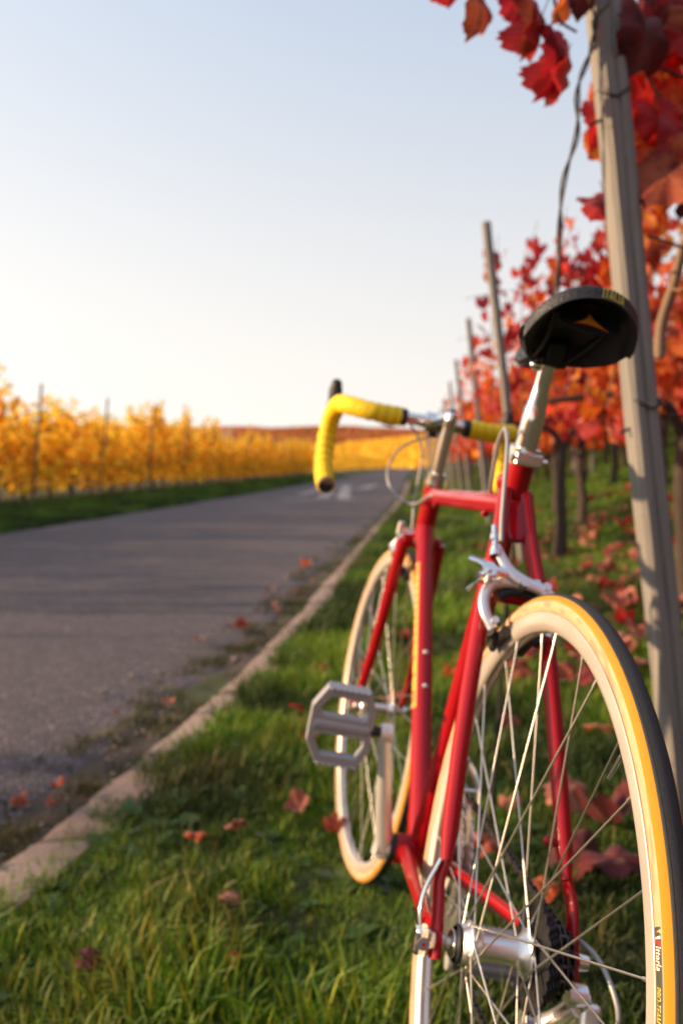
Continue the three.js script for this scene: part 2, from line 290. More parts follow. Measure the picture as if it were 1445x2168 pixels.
// a bag of leaves joined into one geometry with vertex colours
class Bag {
  constructor() { this.p = []; this.n = []; this.c = []; this.i = []; }
  add(g, m, col) {
    const base = this.p.length / 3, P = g.attributes.position, N = g.attributes.normal, nm = new THREE.Matrix3().getNormalMatrix(m), v = V(0, 0, 0);
    for (let k = 0; k < P.count; k++) { v.fromBufferAttribute(P, k).applyMatrix4(m); this.p.push(v.x, v.y, v.z); v.fromBufferAttribute(N, k).applyMatrix3(nm).normalize(); this.n.push(v.x, v.y, v.z); this.c.push(col[0], col[1], col[2]); }
    const I = g.index.array; for (let k = 0; k < I.length; k++) this.i.push(I[k] + base);
  }
  build() { const g = new THREE.BufferGeometry(); g.setAttribute('position', new THREE.Float32BufferAttribute(this.p, 3)); g.setAttribute('normal', new THREE.Float32BufferAttribute(this.n, 3)); g.setAttribute('color', new THREE.Float32BufferAttribute(this.c, 3)); g.setIndex(this.i); return g; }
}
const goldMat = new THREE.MeshPhysicalMaterial({ vertexColors: true, roughness: 0.8, transmission: 0.72, thickness: 0, specularIntensity: 0.2, side: THREE.DoubleSide });
const foliageMat = new THREE.MeshPhysicalMaterial({ vertexColors: true, roughness: 0.75, transmission: 0.6, thickness: 0, specularIntensity: 0.3, side: THREE.DoubleSide });
const mtx = (p, e, s) => new THREE.Matrix4().compose(p, new THREE.Quaternion().setFromEuler(e), V(s, s, s));
const vary = (c, a = 0.25) => { const k = rr(1 - a, 1 + a); return [c[0] * k, c[1] * k * rr(0.85, 1.15), c[2] * k]; };
const RED = [[0.78, 0.03, 0.025], [0.62, 0.016, 0.03], [0.80, 0.13, 0.025], [0.82, 0.22, 0.03], [0.66, 0.07, 0.03], [0.42, 0.04, 0.025]];
const ORANGE = [[0.84, 0.20, 0.03], [0.80, 0.11, 0.025], [0.72, 0.17, 0.045], [0.86, 0.30, 0.035], [0.55, 0.12, 0.045], [0.78, 0.05, 0.025]];
const GOLD = [[0.94, 0.66, 0.04], [0.94, 0.56, 0.03], [0.95, 0.74, 0.08], [0.88, 0.46, 0.03], [0.82, 0.66, 0.10], [0.5, 0.27, 0.04]];
const barkBump = dataTex(128, 256, (i, j) => noise(i / 5, j / 26, 25) * 0.7 + noise(i / 2, j / 9, 64) * 0.3, false, 3, 6);
const bark = std([0.075, 0.055, 0.043], 0.95, 0, { bumpMap: barkBump, bumpScale: 0.012 });
const caneMat = std([0.17, 0.085, 0.05], 0.7);

// a trained vine: trunk that forks into two short arms, upright canes, leaves along the canes
function vine({ s0, palette, trunkH, top, half, canes, leaves, leafSize, low, separate, mids, drop = 0.14, wide = 1, hmin = 0.55 }) {
  reseed(s0);
  const root = new THREE.Group();
  const lean = rr(-0.04, 0.04), tw = [V(0, -0.08, 0), V(lean + rr(-0.02, 0.02), trunkH * 0.33, rr(-0.02, 0.02)), V(lean * 1.5 + rr(-0.03, 0.03), trunkH * 0.7, rr(-0.02, 0.02)), V(lean, trunkH, 0)];
  const trunk = [sweep(tw, (t) => lerp(0.042, 0.03, t) + 0.012 * Math.pow(1 - t, 6) + 0.006 * noise(t * 12 + s0, 3), { seg: 14, radial: 9 })];
  for (const s of [-1, 1]) trunk.push(sweep([V(lean, trunkH - 0.03, 0), V(lean + s * 0.09, trunkH + 0.12, rr(-0.02, 0.02)), V(lean + s * 0.3, trunkH + 0.16, 0), V(lean + s * half, trunkH + 0.13, rr(-0.03, 0.03))], (t) => lerp(0.028, 0.012, t), { seg: 10, radial: 7 }));
  obj('trunk', trunk, bark, root);
  const bag = new Bag(), shoots = [], spots = [];
  for (let i = 0; i < canes; i++) {
    const x = lerp(-half, half, (i + rr(0.2, 0.8)) / canes), h = rr(hmin, 1) * (top - trunkH), y0 = trunkH + 0.1, sx = rr(-0.12, 0.12), sz = rr(-0.14, 0.14);
    const c = [V(x, y0, rr(-0.03, 0.03)), V(x + sx * 0.5, y0 + h * 0.35, sz), V(x + sx, y0 + h * 0.7, sz * 0.7), V(x + sx * 1.5 + rr(-0.1, 0.1), y0 + h, sz * 0.5 + rr(-0.1, 0.1))];
    shoots.push(sweep(c, (t) => lerp(0.0055, 0.002, t), { seg: 8, radial: 5, caps: false }));
    const path = new THREE.CatmullRomCurve3(c); for (let k = 0; k < 40; k++) spots.push(path);
  }
  obj('canes', shoots, caneMat, root).userData.kind = 'stuff';
  const geos = mids ?? leafLow;
  for (let i = 0; i < leaves; i++) {
    const u = Math.pow(rnd(), low ?? 1.5), p = pick(spots).getPoint(u), spread = 0.05 + 0.1 * (1 - u);
    p.x += rr(-spread, spread); p.z += rr(-spread, spread) * 1.5 * wide; p.y = Math.max(0.12, p.y - rr(0, drop));
    const e = new THREE.Euler(rr(-0.9, 0.5), rr(0, 6.28), rr(-0.6, 0.6), 'YXZ'), sc = leafSize * rr(0.6, 1.15);
    if (separate && i < 290) { const m = obj('leaf', pick(leafMid), skins[pick(separate)], root); m.position.copy(p); m.rotation.copy(e); m.scale.setScalar(sc); } else bag.add(pick(geos), mtx(p, e, sc), vary(pick(palette)));
  }
  if (bag.p.length) { const f = obj('foliage', bag.build(), palette === GOLD ? goldMat : foliageMat, root); f.userData.kind = 'stuff'; }
  return root;
}
// weathered square post with chamfered edges and a drying groove down its face
const woodTex = dataTex(256, 512, (i, j) => { const g = noise(i / 3.2, j / 90, 80), f = noise(i / 9, j / 40, 28), s = noise(i / 1.5, j / 14, 170); const b = 0.28 + 0.10 * g + 0.06 * (f - 0.5) + 0.05 * (s - 0.5); const q = (x) => Math.pow(clamp(x, 0, 1), 1 / 2.2); return [q(b * 1.1), q(b * 0.96), q(b * 0.82)]; }, true, 1, 1);
const woodBump = dataTex(256, 512, (i, j) => noise(i / 3.2, j / 90, 80) * 0.6 + noise(i / 1.5, j / 14, 170) * 0.4);
const wood = new THREE.MeshStandardMaterial({ map: woodTex, bumpMap: woodBump, bumpScale: 0.003, roughness: 0.9, color: lin(0.60, 0.65, 0.72), side: THREE.DoubleSide });
const darkWood = wood.clone(); darkWood.color = lin(0.5, 0.42, 0.4);
function postShape(w) {
  const h = w / 2, c = w * 0.14, gd = w * 0.10, s = new THREE.Shape();
  s.moveTo(-h + c, -h); s.lineTo(h - c, -h); s.lineTo(h, -h + c); s.lineTo(h, h - c); s.lineTo(h - c, h);
  s.lineTo(w * 0.12, h); s.lineTo(w * 0.05, h - gd); s.lineTo(-w * 0.03, h - gd); s.lineTo(-w * 0.10, h); s.lineTo(-h + c, h); s.lineTo(-h, h - c); s.lineTo(-h, -h + c); s.closePath(); return s;
}
function postGeometry(w, L, s0) {
  const g = new THREE.ExtrudeGeometry(postShape(w), { depth: L, bevelEnabled: true, bevelSize: w * 0.02, bevelThickness: w * 0.05, bevelSegments: 1, steps: 16 });
  g.rotateX(-Math.PI / 2); // length up y; the grooved face turns to +z → -? see below
  const p = g.attributes.position; for (let i = 0; i < p.count; i++) { const y = p.getY(i), b = (noise(y * 2 + s0, 4) - 0.5) * 0.012; p.setX(i, p.getX(i) + b); p.setZ(i, -p.getZ(i) + (noise(y * 1.5 + s0, 9) - 0.5) * 0.01); }
  const uv = g.attributes.uv; for (let i = 0; i < p.count; i++) uv.setXY(i, (p.getX(i) + p.getZ(i) * 0.7) * 5 + s0 * 0.37, p.getY(i) * 0.5 + s0 * 0.21);
  g.deleteAttribute('normal'); const q = g.index ? g.toNonIndexed() : g; const ix = q.attributes.position.array; for (let i = 0; i < ix.length; i += 9) { for (let k = 0; k < 3; k++) { const a = ix[i + 3 + k]; ix[i + 3 + k] = ix[i + 6 + k]; ix[i + 6 + k] = a; } const u = q.attributes.uv.array, o = (i / 9) * 6; for (let k = 0; k < 2; k++) { const a = u[o + 2 + k]; u[o + 2 + k] = u[o + 4 + k]; u[o + 4 + k] = a; } }
  q.computeVertexNormals(); return toCreasedNormals(q, 0.5);
}
const tieMat = std([0.05, 0.05, 0.048], 0.55, 0.7);
// a post whose axis passes through `a` (world) and leans like dx/dy, dz/dy, set in the ground
function endPost(name, a, top, lean, w, turn, label, ties = 0, group, mat = wood) {
  const d = -a.z; let y0 = gy(a.x, d); const foot = V(a.x - lean * (a.y - y0), y0 - 0.25, a.z); const L = top - foot.y;
  const t = thing(name, label, 'post', [foot.x, foot.y, foot.z], 0, group);
  const m = obj('post_shaft', postGeometry(w, L * Math.hypot(1, lean), Math.round(a.x * 100) % 17), mat, t);
  const tilt = new THREE.Quaternion().setFromAxisAngle(V(0, 0, 1), -Math.atan(lean)), spin = new THREE.Quaternion().setFromAxisAngle(V(0, 1, 0), turn);
  m.quaternion.copy(tilt).multiply(spin);
  for (let i = 0; i < ties; i++) {
    const y = [2.19, 1.6, 1.0][i] , h = (y - foot.y), q = w * 0.53, loop = [];
    for (let k = 0; k <= 20; k++) { const an = (k / 20) * Math.PI * 2, sq = q / Math.max(Math.abs(Math.cos(an)), Math.abs(Math.sin(an))), r = Math.min(sq, q * 1.27); loop.push(V(Math.cos(an) * r, h + 0.012 * Math.sin(an * 2 + i), Math.sin(an) * r)); }
    const tie = obj('wire_tie', [sweep(loop, 0.0024, { seg: 60, radial: 6 }), ...(i === 0 ? [sweep(loop.map((p) => V(p.x * 1.01, p.y - 0.02 + p.x * 0.3, p.z * 1.01)), 0.0024, { seg: 60, radial: 6 })] : [])], tieMat, t); tie.quaternion.copy(m.quaternion);
    const peg = obj('nail', [rod(V(-w * 0.5, h - 0.045, 0), V(-w * 0.5 - 0.024, h - 0.052, 0.0), 0.003), ball(V(-w * 0.5 - 0.024, h - 0.052, 0), 0.0045, 8)], tieMat, t); peg.quaternion.copy(m.quaternion);
  }
  return t;
}

// ───────────────────────── vineyard on the right ─────────────────────────
const TH = lerp(0, 1, 0.12);
endPost('end_post', V(0.64, 0.87, -1.72), 2.05 + 0.3, -0.116, 0.053, 0.14, 'tall grey end post with wire ties, just right of the saddle', 3);
{
  const spec = [[1092, 6.0, 2.53, 'weathered end post rising behind the seat post, second along the verge'], [1028, 9.9, 2.53, 'leaning end post between the handlebar and the second post, third along the verge'], [992, 13.7, 2.53, 'slim leaning end post, fourth along the verge'], [973, 17.6, 2.55, 'slim leaning end post, fifth along the verge']];
  for (const [px, d, top, label] of spec) endPost('end_post', V(((px - 722.5) / 1827) * d, 0.87, -d), top, -0.115, 0.052, rr(0.0, 0.3), label);
  for (let i = 0; i < 9; i++) { const d = 21.5 + i * 3.9; endPost('end_post', V(kx(d) + 1.32, 0.87, -d), 2.5 + i * 0.02, -0.115, 0.055, rr(0.3, 0.7), 'thin far end post in the crowd of leaning posts behind the stem', 0, 'far end posts along the right verge'); }
}
// rows climb the bank at right angles to the road
const ROWS = []; for (let i = 0; i < 18; i++) ROWS.push(6.0 + i * 1.95);
{
  const near = [];
  const lp = 0;
  const protos = [61, 62, 63, 64, 65].map((s, k) => vine({ s0: s, palette: k < 1 ? RED : ORANGE, trunkH: 0.84, top: 2.5, half: 0.56, canes: 9, leaves: 400, leafSize: 0.12, low: 1.3 }));
  const place = (root, x, d, turn, name, label, group) => { root.name = numbered(name); root.userData = { label, category: 'vine', ...(group ? { group } : {}) }; scene.add(root); root.position.set(x, gy(x, d), -d); root.rotation.y = turn; };
  // the row of the second post: its first vine stands behind the seat stays
  place(vine({ s0: 71, palette: RED, trunkH: 0.84, top: 2.45, half: 0.5, canes: 7, leaves: 230, leafSize: 0.105, low: 0.8, hmin: 0.84, separate: ['red', 'crimson', 'orange', 'red'] }), 1.52, 6.05, 0.1, 'grapevine', 'red-leaved vine with dark forked trunk directly behind the seat stays');
  place(vine({ s0: 72, palette: RED, trunkH: 0.84, top: 2.4, half: 0.62, canes: 9, leaves: 220, leafSize: 0.115, low: 1.2, separate: ['orange', 'red', 'rust', 'amber'] }), 2.55, 5.95, 0.05, 'grapevine', 'orange and red vine at the right edge behind the tall post');
  // a vine of the row between, close behind the tall post at the frame's edge
  place(vine({ s0: 73, palette: ORANGE, trunkH: 0.8, top: 2.35, half: 0.6, canes: 8, leaves: 270, leafSize: 0.12, low: 1.15, separate: ['orange', 'amber', 'red', 'rust', 'orange'] }), 1.52, 3.75, 0.1, 'grapevine', 'orange vine standing close behind the tall post at the right edge');
  const first = new Set();
  reseed(80);
  ROWS.forEach((d, r) => {
    const x0 = kx(d) + (r === 0 ? 3.9 : r < 3 ? 2.1 : 1.95), xEnd = 0.46 * d + 1.5; let k = 0;
    for (let x = x0; x < xEnd && k < 12; x += 1.12, k++) {
      if (r === 0 && x < 3) continue;
      const i = Math.floor(rnd() * 5), dd = d + rr(-0.08, 0.08) - (x - kx(d)) * 0.1, xx = x + rr(-0.12, 0.12), label = 'red and orange vine in the trellised rows climbing the bank', group = 'grapevines in the rows up the right bank';
      if (!first.has(i)) { first.add(i); place(protos[i], xx, dd, 0.1 + (rnd() < 0.5 ? Math.PI : 0), 'grapevine', label, group); }
      else copyOf(protos[i], [xx, gy(xx, dd), -dd], 0.1 + (rnd() < 0.5 ? Math.PI : 0), label, group);
    }
    if (r > 0 && r < 9) for (const q of [1, 2]) { const x = x0 + 0.5 + q * 2.24 - 1.1, dd = d - (x - kx(d)) * 0.1, y = gy(x, dd); if (x < xEnd) endPost('row_post', V(x, y, -dd), y + 2.15, 0, 0.055, rr(0, 1), 'upright grey post within the vine rows up the bank', 0, 'upright posts in the vine rows on the bank'); }
    // trellis wires of the row
    if (r < 8) for (const h of [0.95, 1.45, 1.95]) { const a = V(kx(d) + 1.0, 0, -d), b = V(kx(d) + 9, 0, -d + 0.8), pts = []; for (let k2 = 0; k2 <= 8; k2++) { const p = a.clone().lerp(b, k2 / 8); pts.push(V(p.x, gy(p.x, -p.z) + h - 0.012 * Math.sin((k2 / 8) * Math.PI * 4), p.z)); } tag(obj('trellis_wire', sweep(pts, 0.0022, { seg: 16, radial: 5 }), tieMat), 'thin steel wire strung through the vine rows on the bank', 'wire', 'trellis wires of the right vineyard'); }
  });
}
// the near row and the rows beside and behind the camera go on up the bank
{ reseed(85); const src = scene.children.filter((o) => o.userData.group === 'grapevines in the rows up the right bank').slice(0, 5); for (const d of [3.75, 1.75, -0.2, -2.2, -4.2, -6.2, -8.2]) for (let k = 0; k < 4; k++) { const x = kx(d) + (d > 0 ? 3.3 : 2.6) + k * 1.12; if (x < 0.42 * d + 0.7) continue; copyOf(pick(src), [x, gy(x, d), -d], 0.1, src[0].userData.label, src[0].userData.group); } }
// the near vine round the tall post: every leaf a piece of its own
{
  const t = thing('grapevine', 'near red vine with big leaves hanging round the tall post top', 'vine', [0, 0, 0]);
  const L = [ // px, py, distance, size m, turn, tilt, roll, skin, shape
    [935, -12, 1.62, 0.07, 0.2, 0.5, 0.4, 'red', 1], [1001, 34, 1.62, 0.09, 0.95, -0.2, -0.1, 'rust', 1], [1078, 6, 1.66, 0.085, 0.5, 0.3, 0.5, 'crimson', 1], [1112, 58, 1.6, 0.095, 0.95, -0.1, 0.25, 'rust', 1], [1134, 88, 1.63, 0.085, -1.15, 0, -0.1, 'red', 3], [1182, 34, 1.66, 0.065, 1.15, 0, -0.3, 'orange', 1], [1168, 136, 1.62, 0.11, 0.95, 0.1, 0.1, 'crimson', 1], [1192, 172, 1.64, 0.095, -1.1, -0.1, -0.15, 'red', 3], [1176, 186, 1.66, 0.07, 1.0, 0.2, 0.2, 'rust', 1],
    [1213, 8, 1.68, 0.07, 0.2, 0.2, 0.2, 'maroon', 0], [1256, 262, 1.78, 0.09, 0.5, -0.2, -0.1, 'red', 0], [1262, 305, 1.8, 0.08, -0.4, 0.2, 0.3, 'orange', 1], [1250, 438, 1.8, 0.085, 0.2, -0.9, 0.3, 'crimson', 0], [1268, 446, 1.82, 0.07, -0.5, -0.6, -0.4, 'red', 2],
    [1327, 46, 1.78, 0.095, 0.3, 0.1, 0.5, 'maroon', 0], [1352, 92, 1.7, 0.125, 0.5, -0.1, -0.3, 'maroon', 1], [1368, 62, 1.74, 0.1, -0.3, 0.4, 0.4, 'crimson', 0], [1366, 120, 1.76, 0.085, 0.9, 0.1, 0.1, 'red', 3], [1412, 20, 1.8, 0.12, 0.1, 0.2, -0.4, 'orange', 0], [1385, 6, 1.84, 0.1, 0.6, 0.4, 0.3, 'rust', 1], [1438, 46, 1.72, 0.12, -0.6, 0, 0.2, 'rust', 1], [1432, 92, 1.74, 0.11, 0.2, -0.2, 0.5, 'red', 0], [1420, 118, 1.86, 0.09, 0.8, 0.2, -0.2, 'orange', 2],
    [1350, 176, 1.8, 0.115, 0.1, -0.1, 0.1, 'amber', 2], [1345, 210, 1.76, 0.105, 0.6, 0.2, 0.4, 'red', 0], [1366, 232, 1.78, 0.12, -0.2, 0.0, -0.2, 'orange', 2], [1372, 262, 1.74, 0.10, 0.3, 0.1, 0.3, 'red', 0], [1390, 224, 1.84, 0.11, 1.0, -0.2, 0.1, 'rust', 1], [1392, 300, 1.86, 0.10, -0.5, 0.1, -0.3, 'rust', 3], [1367, 318, 1.78, 0.13, 0.1, -0.3, 0.2, 'amber', 2], [1378, 358, 1.74, 0.135, 0.25, 0.0, 0.4, 'orange', 0], [1410, 378, 1.7, 0.125, -0.3, -0.4, -0.5, 'rust', 2], [1430, 300, 1.72, 0.115, 0.3, 0.1, 0.2, 'red', 0], [1442, 336, 1.7, 0.12, -0.6, 0.2, -0.2, 'orange', 1], [1436, 392, 1.74, 0.10, 0.8, -0.2, 0.2, 'maroon', 1], [1352, 398, 1.84, 0.08, 0.4, 0.2, 0.6, 'maroon', 0],
    [1440, 168, 1.8, 0.10, 0.5, 0.1, 0.3, 'red', 1], [1446, 232, 1.82, 0.09, 0.2, 0.3, -0.4, 'rust', 3], [1340, 150, 1.9, 0.08, 0.9, 0.2, 0.1, 'crimson', 1], [1400, 162, 1.9, 0.07, 0.3, -0.3, 0.5, 'crimson', 0],
    [1322, 588, 2.3, 0.08, 0.2, 0.3, 0.1, 'orange', 0], [1285, 578, 2.3, 0.075, 0.6, 0.1, -0.4, 'orange', 2], [1292, 628, 2.32, 0.085, -0.3, -0.1, 0.3, 'orange', 0], [1322, 640, 2.35, 0.09, 0.5, 0.2, -0.2, 'red', 1], [1257, 565, 2.3, 0.05, 0.3, 0.1, 0.4, 'red', 0], [1245, 585, 2.3, 0.045, 0.8, 0.1, -0.3, 'crimson', 1], [1243, 620, 2.3, 0.07, 0.2, 0.2, 0.2, 'crimson', 0], [1270, 520, 2.3, 0.06, 1.1, 0, 0.2, 'crimson', 3],
  ];
  const shoots = [[[1280, 345, 1.84], [1276, 420, 1.84], [1274, 480, 1.85], [1286, 525, 1.9], [1296, 580, 2.1], [1312, 660, 2.3]], [[1336, 140, 1.72], [1352, 178, 1.74], [1372, 215, 1.76], [1400, 268, 1.77], [1432, 306, 1.78], [1470, 350, 1.78]], [[1402, -20, 1.74], [1408, 60, 1.75], [1417, 140, 1.77], [1440, 200, 1.78], [1446, 300, 1.8]], [[1215, -30, 1.68], [1226, 20, 1.68], [1238, 48, 1.68]], [[1040, -40, 1.64], [1000, -24, 1.64], [940, -30, 1.64]], [[1110, -60, 1.64], [1150, -10, 1.65], [1170, 70, 1.65], [1206, 95, 1.66]], [[1460, 470, 1.95], [1436, 520, 1.95], [1418, 600, 1.97], [1392, 690, 2.0], [1388, 760, 2.0]], [[1412, 615, 1.97], [1430, 620, 1.95], [1470, 590, 1.9]]];
  for (const s of shoots) { const thick = s === shoots[6]; obj('cane', sweep(s.map((q) => PX(...q)), (u) => (thick ? lerp(0.0085, 0.012, u) : lerp(0.004, 0.0022, u)) * (1 + 0.25 * noise(u * 18, 2)), { seg: 26, radial: 7 }), thick ? std([0.2, 0.14, 0.1], 0.85) : caneMat, t); }
  reseed(91);
  for (const [px, py, d, s, tu, ti, ro, skin, k] of L) { const m = obj('leaf', leafFine[k], skins[skin], t); m.position.copy(PX(px, py - s * 0.1 * 1827 / d, d)); m.rotation.set(ti, tu, ro, 'YXZ'); m.scale.setScalar(s * 1.12); const top = m.position.clone().add(V(0, s * 0.3, 0)), e = top.clone().add(V(rr(-0.02, 0.03), rr(0.02, 0.05), rr(-0.02, 0.02))); if (rnd() < 0.6) m.userData.stalk = 0, obj('leaf_stalk', sweep([m.position.clone(), top.lerp(m.position, 0.5), e], 0.0012, { seg: 6, radial: 5 }), caneMat, t); }
}
// twisted anchor wire from the post top down to the verge
{
  const a = PX(1243, 70, 1.68), b = PX(1165, 625, 1.76), c = PX(1090, 1170, 1.76); const end = c.clone().add(c.clone().sub(b).multiplyScalar(0.8)); end.y = gy(end.x, -end.z) - 0.05;
  const mid = PX(1222, 175, 1.7), mid2 = PX(1190, 390, 1.73), mid1 = PX(1207, 275, 1.71); const path = new THREE.CatmullRomCurve3([a, mid, mid1, mid2, b, c, end]);
  const strand = (ph) => { const p = []; for (let i = 0; i <= 130; i++) { const u = i / 130, q = path.getPoint(u), an = u * 34 + Math.sin(u * 9) * 1.2 + ph, r = 0.0034; p.push(V(q.x + Math.cos(an) * r + 0.006 * Math.sin(u * 21), q.y, q.z + Math.sin(an) * r)); } return sweep(p, 0.0029, { seg: 260, radial: 6 }); };
  const t = thing('anchor_wire', 'twisted steel anchor wire slanting down from the tall post behind the saddle', 'wire', [0, 0, 0]); obj('wire_strand', strand(0), tieMat, t); obj('wire_strand', strand(Math.PI), tieMat, t);
  const top = PX(1266, 20, 1.70); obj('wire_loop', sweep([a, PX(1236, 30, 1.66), PX(1250, 20, 1.64), top, PX(1268, 40, 1.64), PX(1248, 62, 1.66), a], 0.0022, { seg: 40, radial: 6 }), tieMat, t);
  for (const [n, pts] of [['upper', [[1325, 122, 1.72], [1372, 160, 1.73], [1410, 178, 1.74], [1475, 205, 1.75]]], ['middle', [[1362, 508, 1.74], [1400, 520, 1.78], [1470, 545, 1.85]]], ['low', [[1402, 880, 1.74], [1470, 880, 1.85]]]]) tag(obj('trellis_wire', sweep(pts.map((q) => PX(...q)), 0.0028, { seg: 16, radial: 6 }), tieMat), { upper: 'topmost wire tied to the tall post', middle: 'middle wire tied to the tall post behind the saddle', low: 'lowest wire tied to the tall post at vine-trunk height' }[n], 'wire');
}

// ───────────────────────── golden vineyard across the road ─────────────────────────
{
  const LX = (d) => kx(d) - 7.2;
  const protos = [101, 102, 103, 104, 105, 106].map((s) => vine({ s0: s, palette: GOLD, trunkH: 0.78, top: 2.5, half: 0.6, canes: 10, leaves: 610, leafSize: 0.14, low: 1.3, drop: 0.62, wide: 1.6 }));
  const firstUsed = new Set(); reseed(110);
  const label = 'golden-leaved vine in the trellised rows across the road', group = 'golden vines across the road', yOf = (x, d) => gy(x, d);
  // rows run along the road here
  for (let row = 0; row < 2; row++) for (let d = -13 + row * 0.4; d < 66; d += 1.22) {
    const dd = d + rr(-0.1, 0.1), x = LX(dd) - 0.3 - row * 2.7 + rr(-0.06, 0.06), i = Math.floor(rnd() * 6), turn = Math.PI / 2 + (rnd() < 0.5 ? Math.PI : 0) - 0.1 + rr(-0.1, 0.1);
    if (row > 0 && x < -0.48 * dd - 5 && dd > 14) continue;
    let o; if (!firstUsed.has(i)) { firstUsed.add(i); o = protos[i]; o.name = numbered('grapevine'); o.userData = { label, category: 'vine', group }; scene.add(o); o.position.set(x, yOf(x, dd), -dd); o.rotation.y = turn; } else o = copyOf(protos[i], [x, yOf(x, dd), -dd], turn, label, group);
    o.scale.y = rr(0.82, 1.2);
  }
  for (let d = 13.9; d < 60; d += 3.66) { const x = LX(d) - 0.12; endPost('trellis_post', V(x, 0.6, -d), 2.38 + rr(-0.1, 0.22), 0.1, 0.045, rr(0, 1), 'leaning dark trellis post among the golden vines across the road', 0, 'trellis posts across the road', darkWood); }
  // the rest of that vineyard, too far to tell vine from vine
  const bag = new Bag(), stems = []; reseed(130);
  for (let d = 66; d < 215; d += 1.9) for (let k = 0; k < 2; k++) { const x = LX(d) - 0.3 - k * 2, far = d > 120; for (let i = 0; i < (far ? 40 : 90); i++) bag.add(leafLow[i % 2], mtx(V(x + rr(-0.25, 0.25), gy(x, Math.min(d, 228)) + 0.35 + 2.1 * Math.pow(rnd(), 1.05), -d + rr(-0.95, 0.95)), new THREE.Euler(rr(-0.9, 0.5), rr(0, 6.28), rr(-0.6, 0.6)), far ? rr(0.25, 0.36) : rr(0.17, 0.26)), vary(pick(GOLD))); }
  const f = obj('distant_vines', bag.build(), goldMat); tag(f, 'distant golden vine rows closing the view along the left verge', 'vines'); f.userData.kind = 'stuff';
  // and the rows on the far slopes
  const hb = new Bag(); reseed(140);
  for (let d = 240; d < 640; d += lerp(4, 9, (d - 240) / 400)) for (let x = -0.12 * d; x < 0.2 * d; x += rr(1.5, 3.2)) { const y = farH(x, d), gold = d < fieldEdge(x) + rr(-6, 6), s = rr(1.2, 2.4) * (d > 400 ? 1.5 : 1); hb.add(leafLow[0], mtx(V(x, y + 1.3, -d), new THREE.Euler(rr(-0.6, 0.2), rr(0, 6.28), 0), s * 1.6), vary(gold ? pick(GOLD.slice(0, 4)) : pick([[0.5, 0.20, 0.05], [0.42, 0.15, 0.05], [0.55, 0.12, 0.05], [0.36, 0.19, 0.05]]))); }
  const h = obj('hillside_vines', hb.build(), foliageMat); tag(h, 'rows of gold and rust vines on the far hillside', 'vines'); h.userData.kind = 'stuff';
  // a lone tree on the skyline
  const td = 700, tx = ((824 - 722.5) / 1827) * td, tr = thing('hill_tree', 'small dark tree standing alone on the far skyline', 'tree', [tx, farH(tx, td) - 1, -td]); const cb = new Bag(); reseed(150);
  for (let i = 0; i < 420; i++) { const a = rr(0, 6.28), u = Math.acos(rr(-1, 1)), r = 4.2 * Math.cbrt(rnd()) * (0.75 + 0.5 * noise(a * 2, u * 2)); cb.add(leafLow[i % 2], mtx(V(r * Math.sin(u) * Math.cos(a) * 1.7, 5.6 + r * Math.cos(u) * 0.75, r * Math.sin(u) * Math.sin(a)), new THREE.Euler(rr(-1, 1), rr(0, 6), 0), 1.7), vary([0.13, 0.07, 0.03])); }
  obj('trunk', sweep([V(0, -1, 0), V(0.1, 2, 0), V(0, 5, 0)], (u) => lerp(0.4, 0.2, u), { seg: 6 }), bark, tr); const cr = obj('crown', cb.build(), foliageMat, tr); cr.userData.kind = 'stuff';
}

// ───────────────────────── grass ─────────────────────────
function tuft(s0, blades, h, spread, wide) {
  reseed(s0); const pos = [], nor = [], idx = [], col = [];
  for (let b = 0; b < blades; b++) {
    const a = rr(0, 6.283), r = spread * Math.sqrt(rnd()), x = Math.cos(a) * r, z = Math.sin(a) * r, hh = h * rr(0.4, 1.1), w = wide * rr(0.6, 1.3), la = rr(0, 6.283), lean = rr(0.15, 1.15) * hh, fa = rr(0, 6.283), fx = Math.cos(fa), fz = Math.sin(fa), base = pos.length / 3, tone = rr(0.75, 1.25), dry = rnd() < 0.05;
    for (let k = 0; k <= 3; k++) {
      const u = k / 3, ww = w * (1 - u * u) * 0.5 + 0.0001, bend = lean * u * u, y = hh * (u - 0.3 * u * u * (lean / hh));
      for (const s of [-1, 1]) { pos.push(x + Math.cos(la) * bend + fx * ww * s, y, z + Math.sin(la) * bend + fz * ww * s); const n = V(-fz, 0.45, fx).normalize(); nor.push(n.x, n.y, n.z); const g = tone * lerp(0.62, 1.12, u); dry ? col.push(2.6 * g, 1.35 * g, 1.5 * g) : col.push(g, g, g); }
      if (k) { const o = base + (k - 1) * 2; idx.push(o, o + 1, o + 2, o + 1, o + 3, o + 2); }
    }
  }
  const g = new THREE.BufferGeometry(); g.setAttribute('position', new THREE.Float32BufferAttribute(pos, 3)); g.setAttribute('normal', new THREE.Float32BufferAttribute(nor, 3)); g.setAttribute('color', new THREE.Float32BufferAttribute(col, 3)); g.setIndex(idx); return g;
}
const grassMat = new THREE.MeshPhysicalMaterial({ vertexColors: true, roughness: 0.6, transmission: 0.45, thickness: 0, specularIntensity: 0.5, side: THREE.DoubleSide });
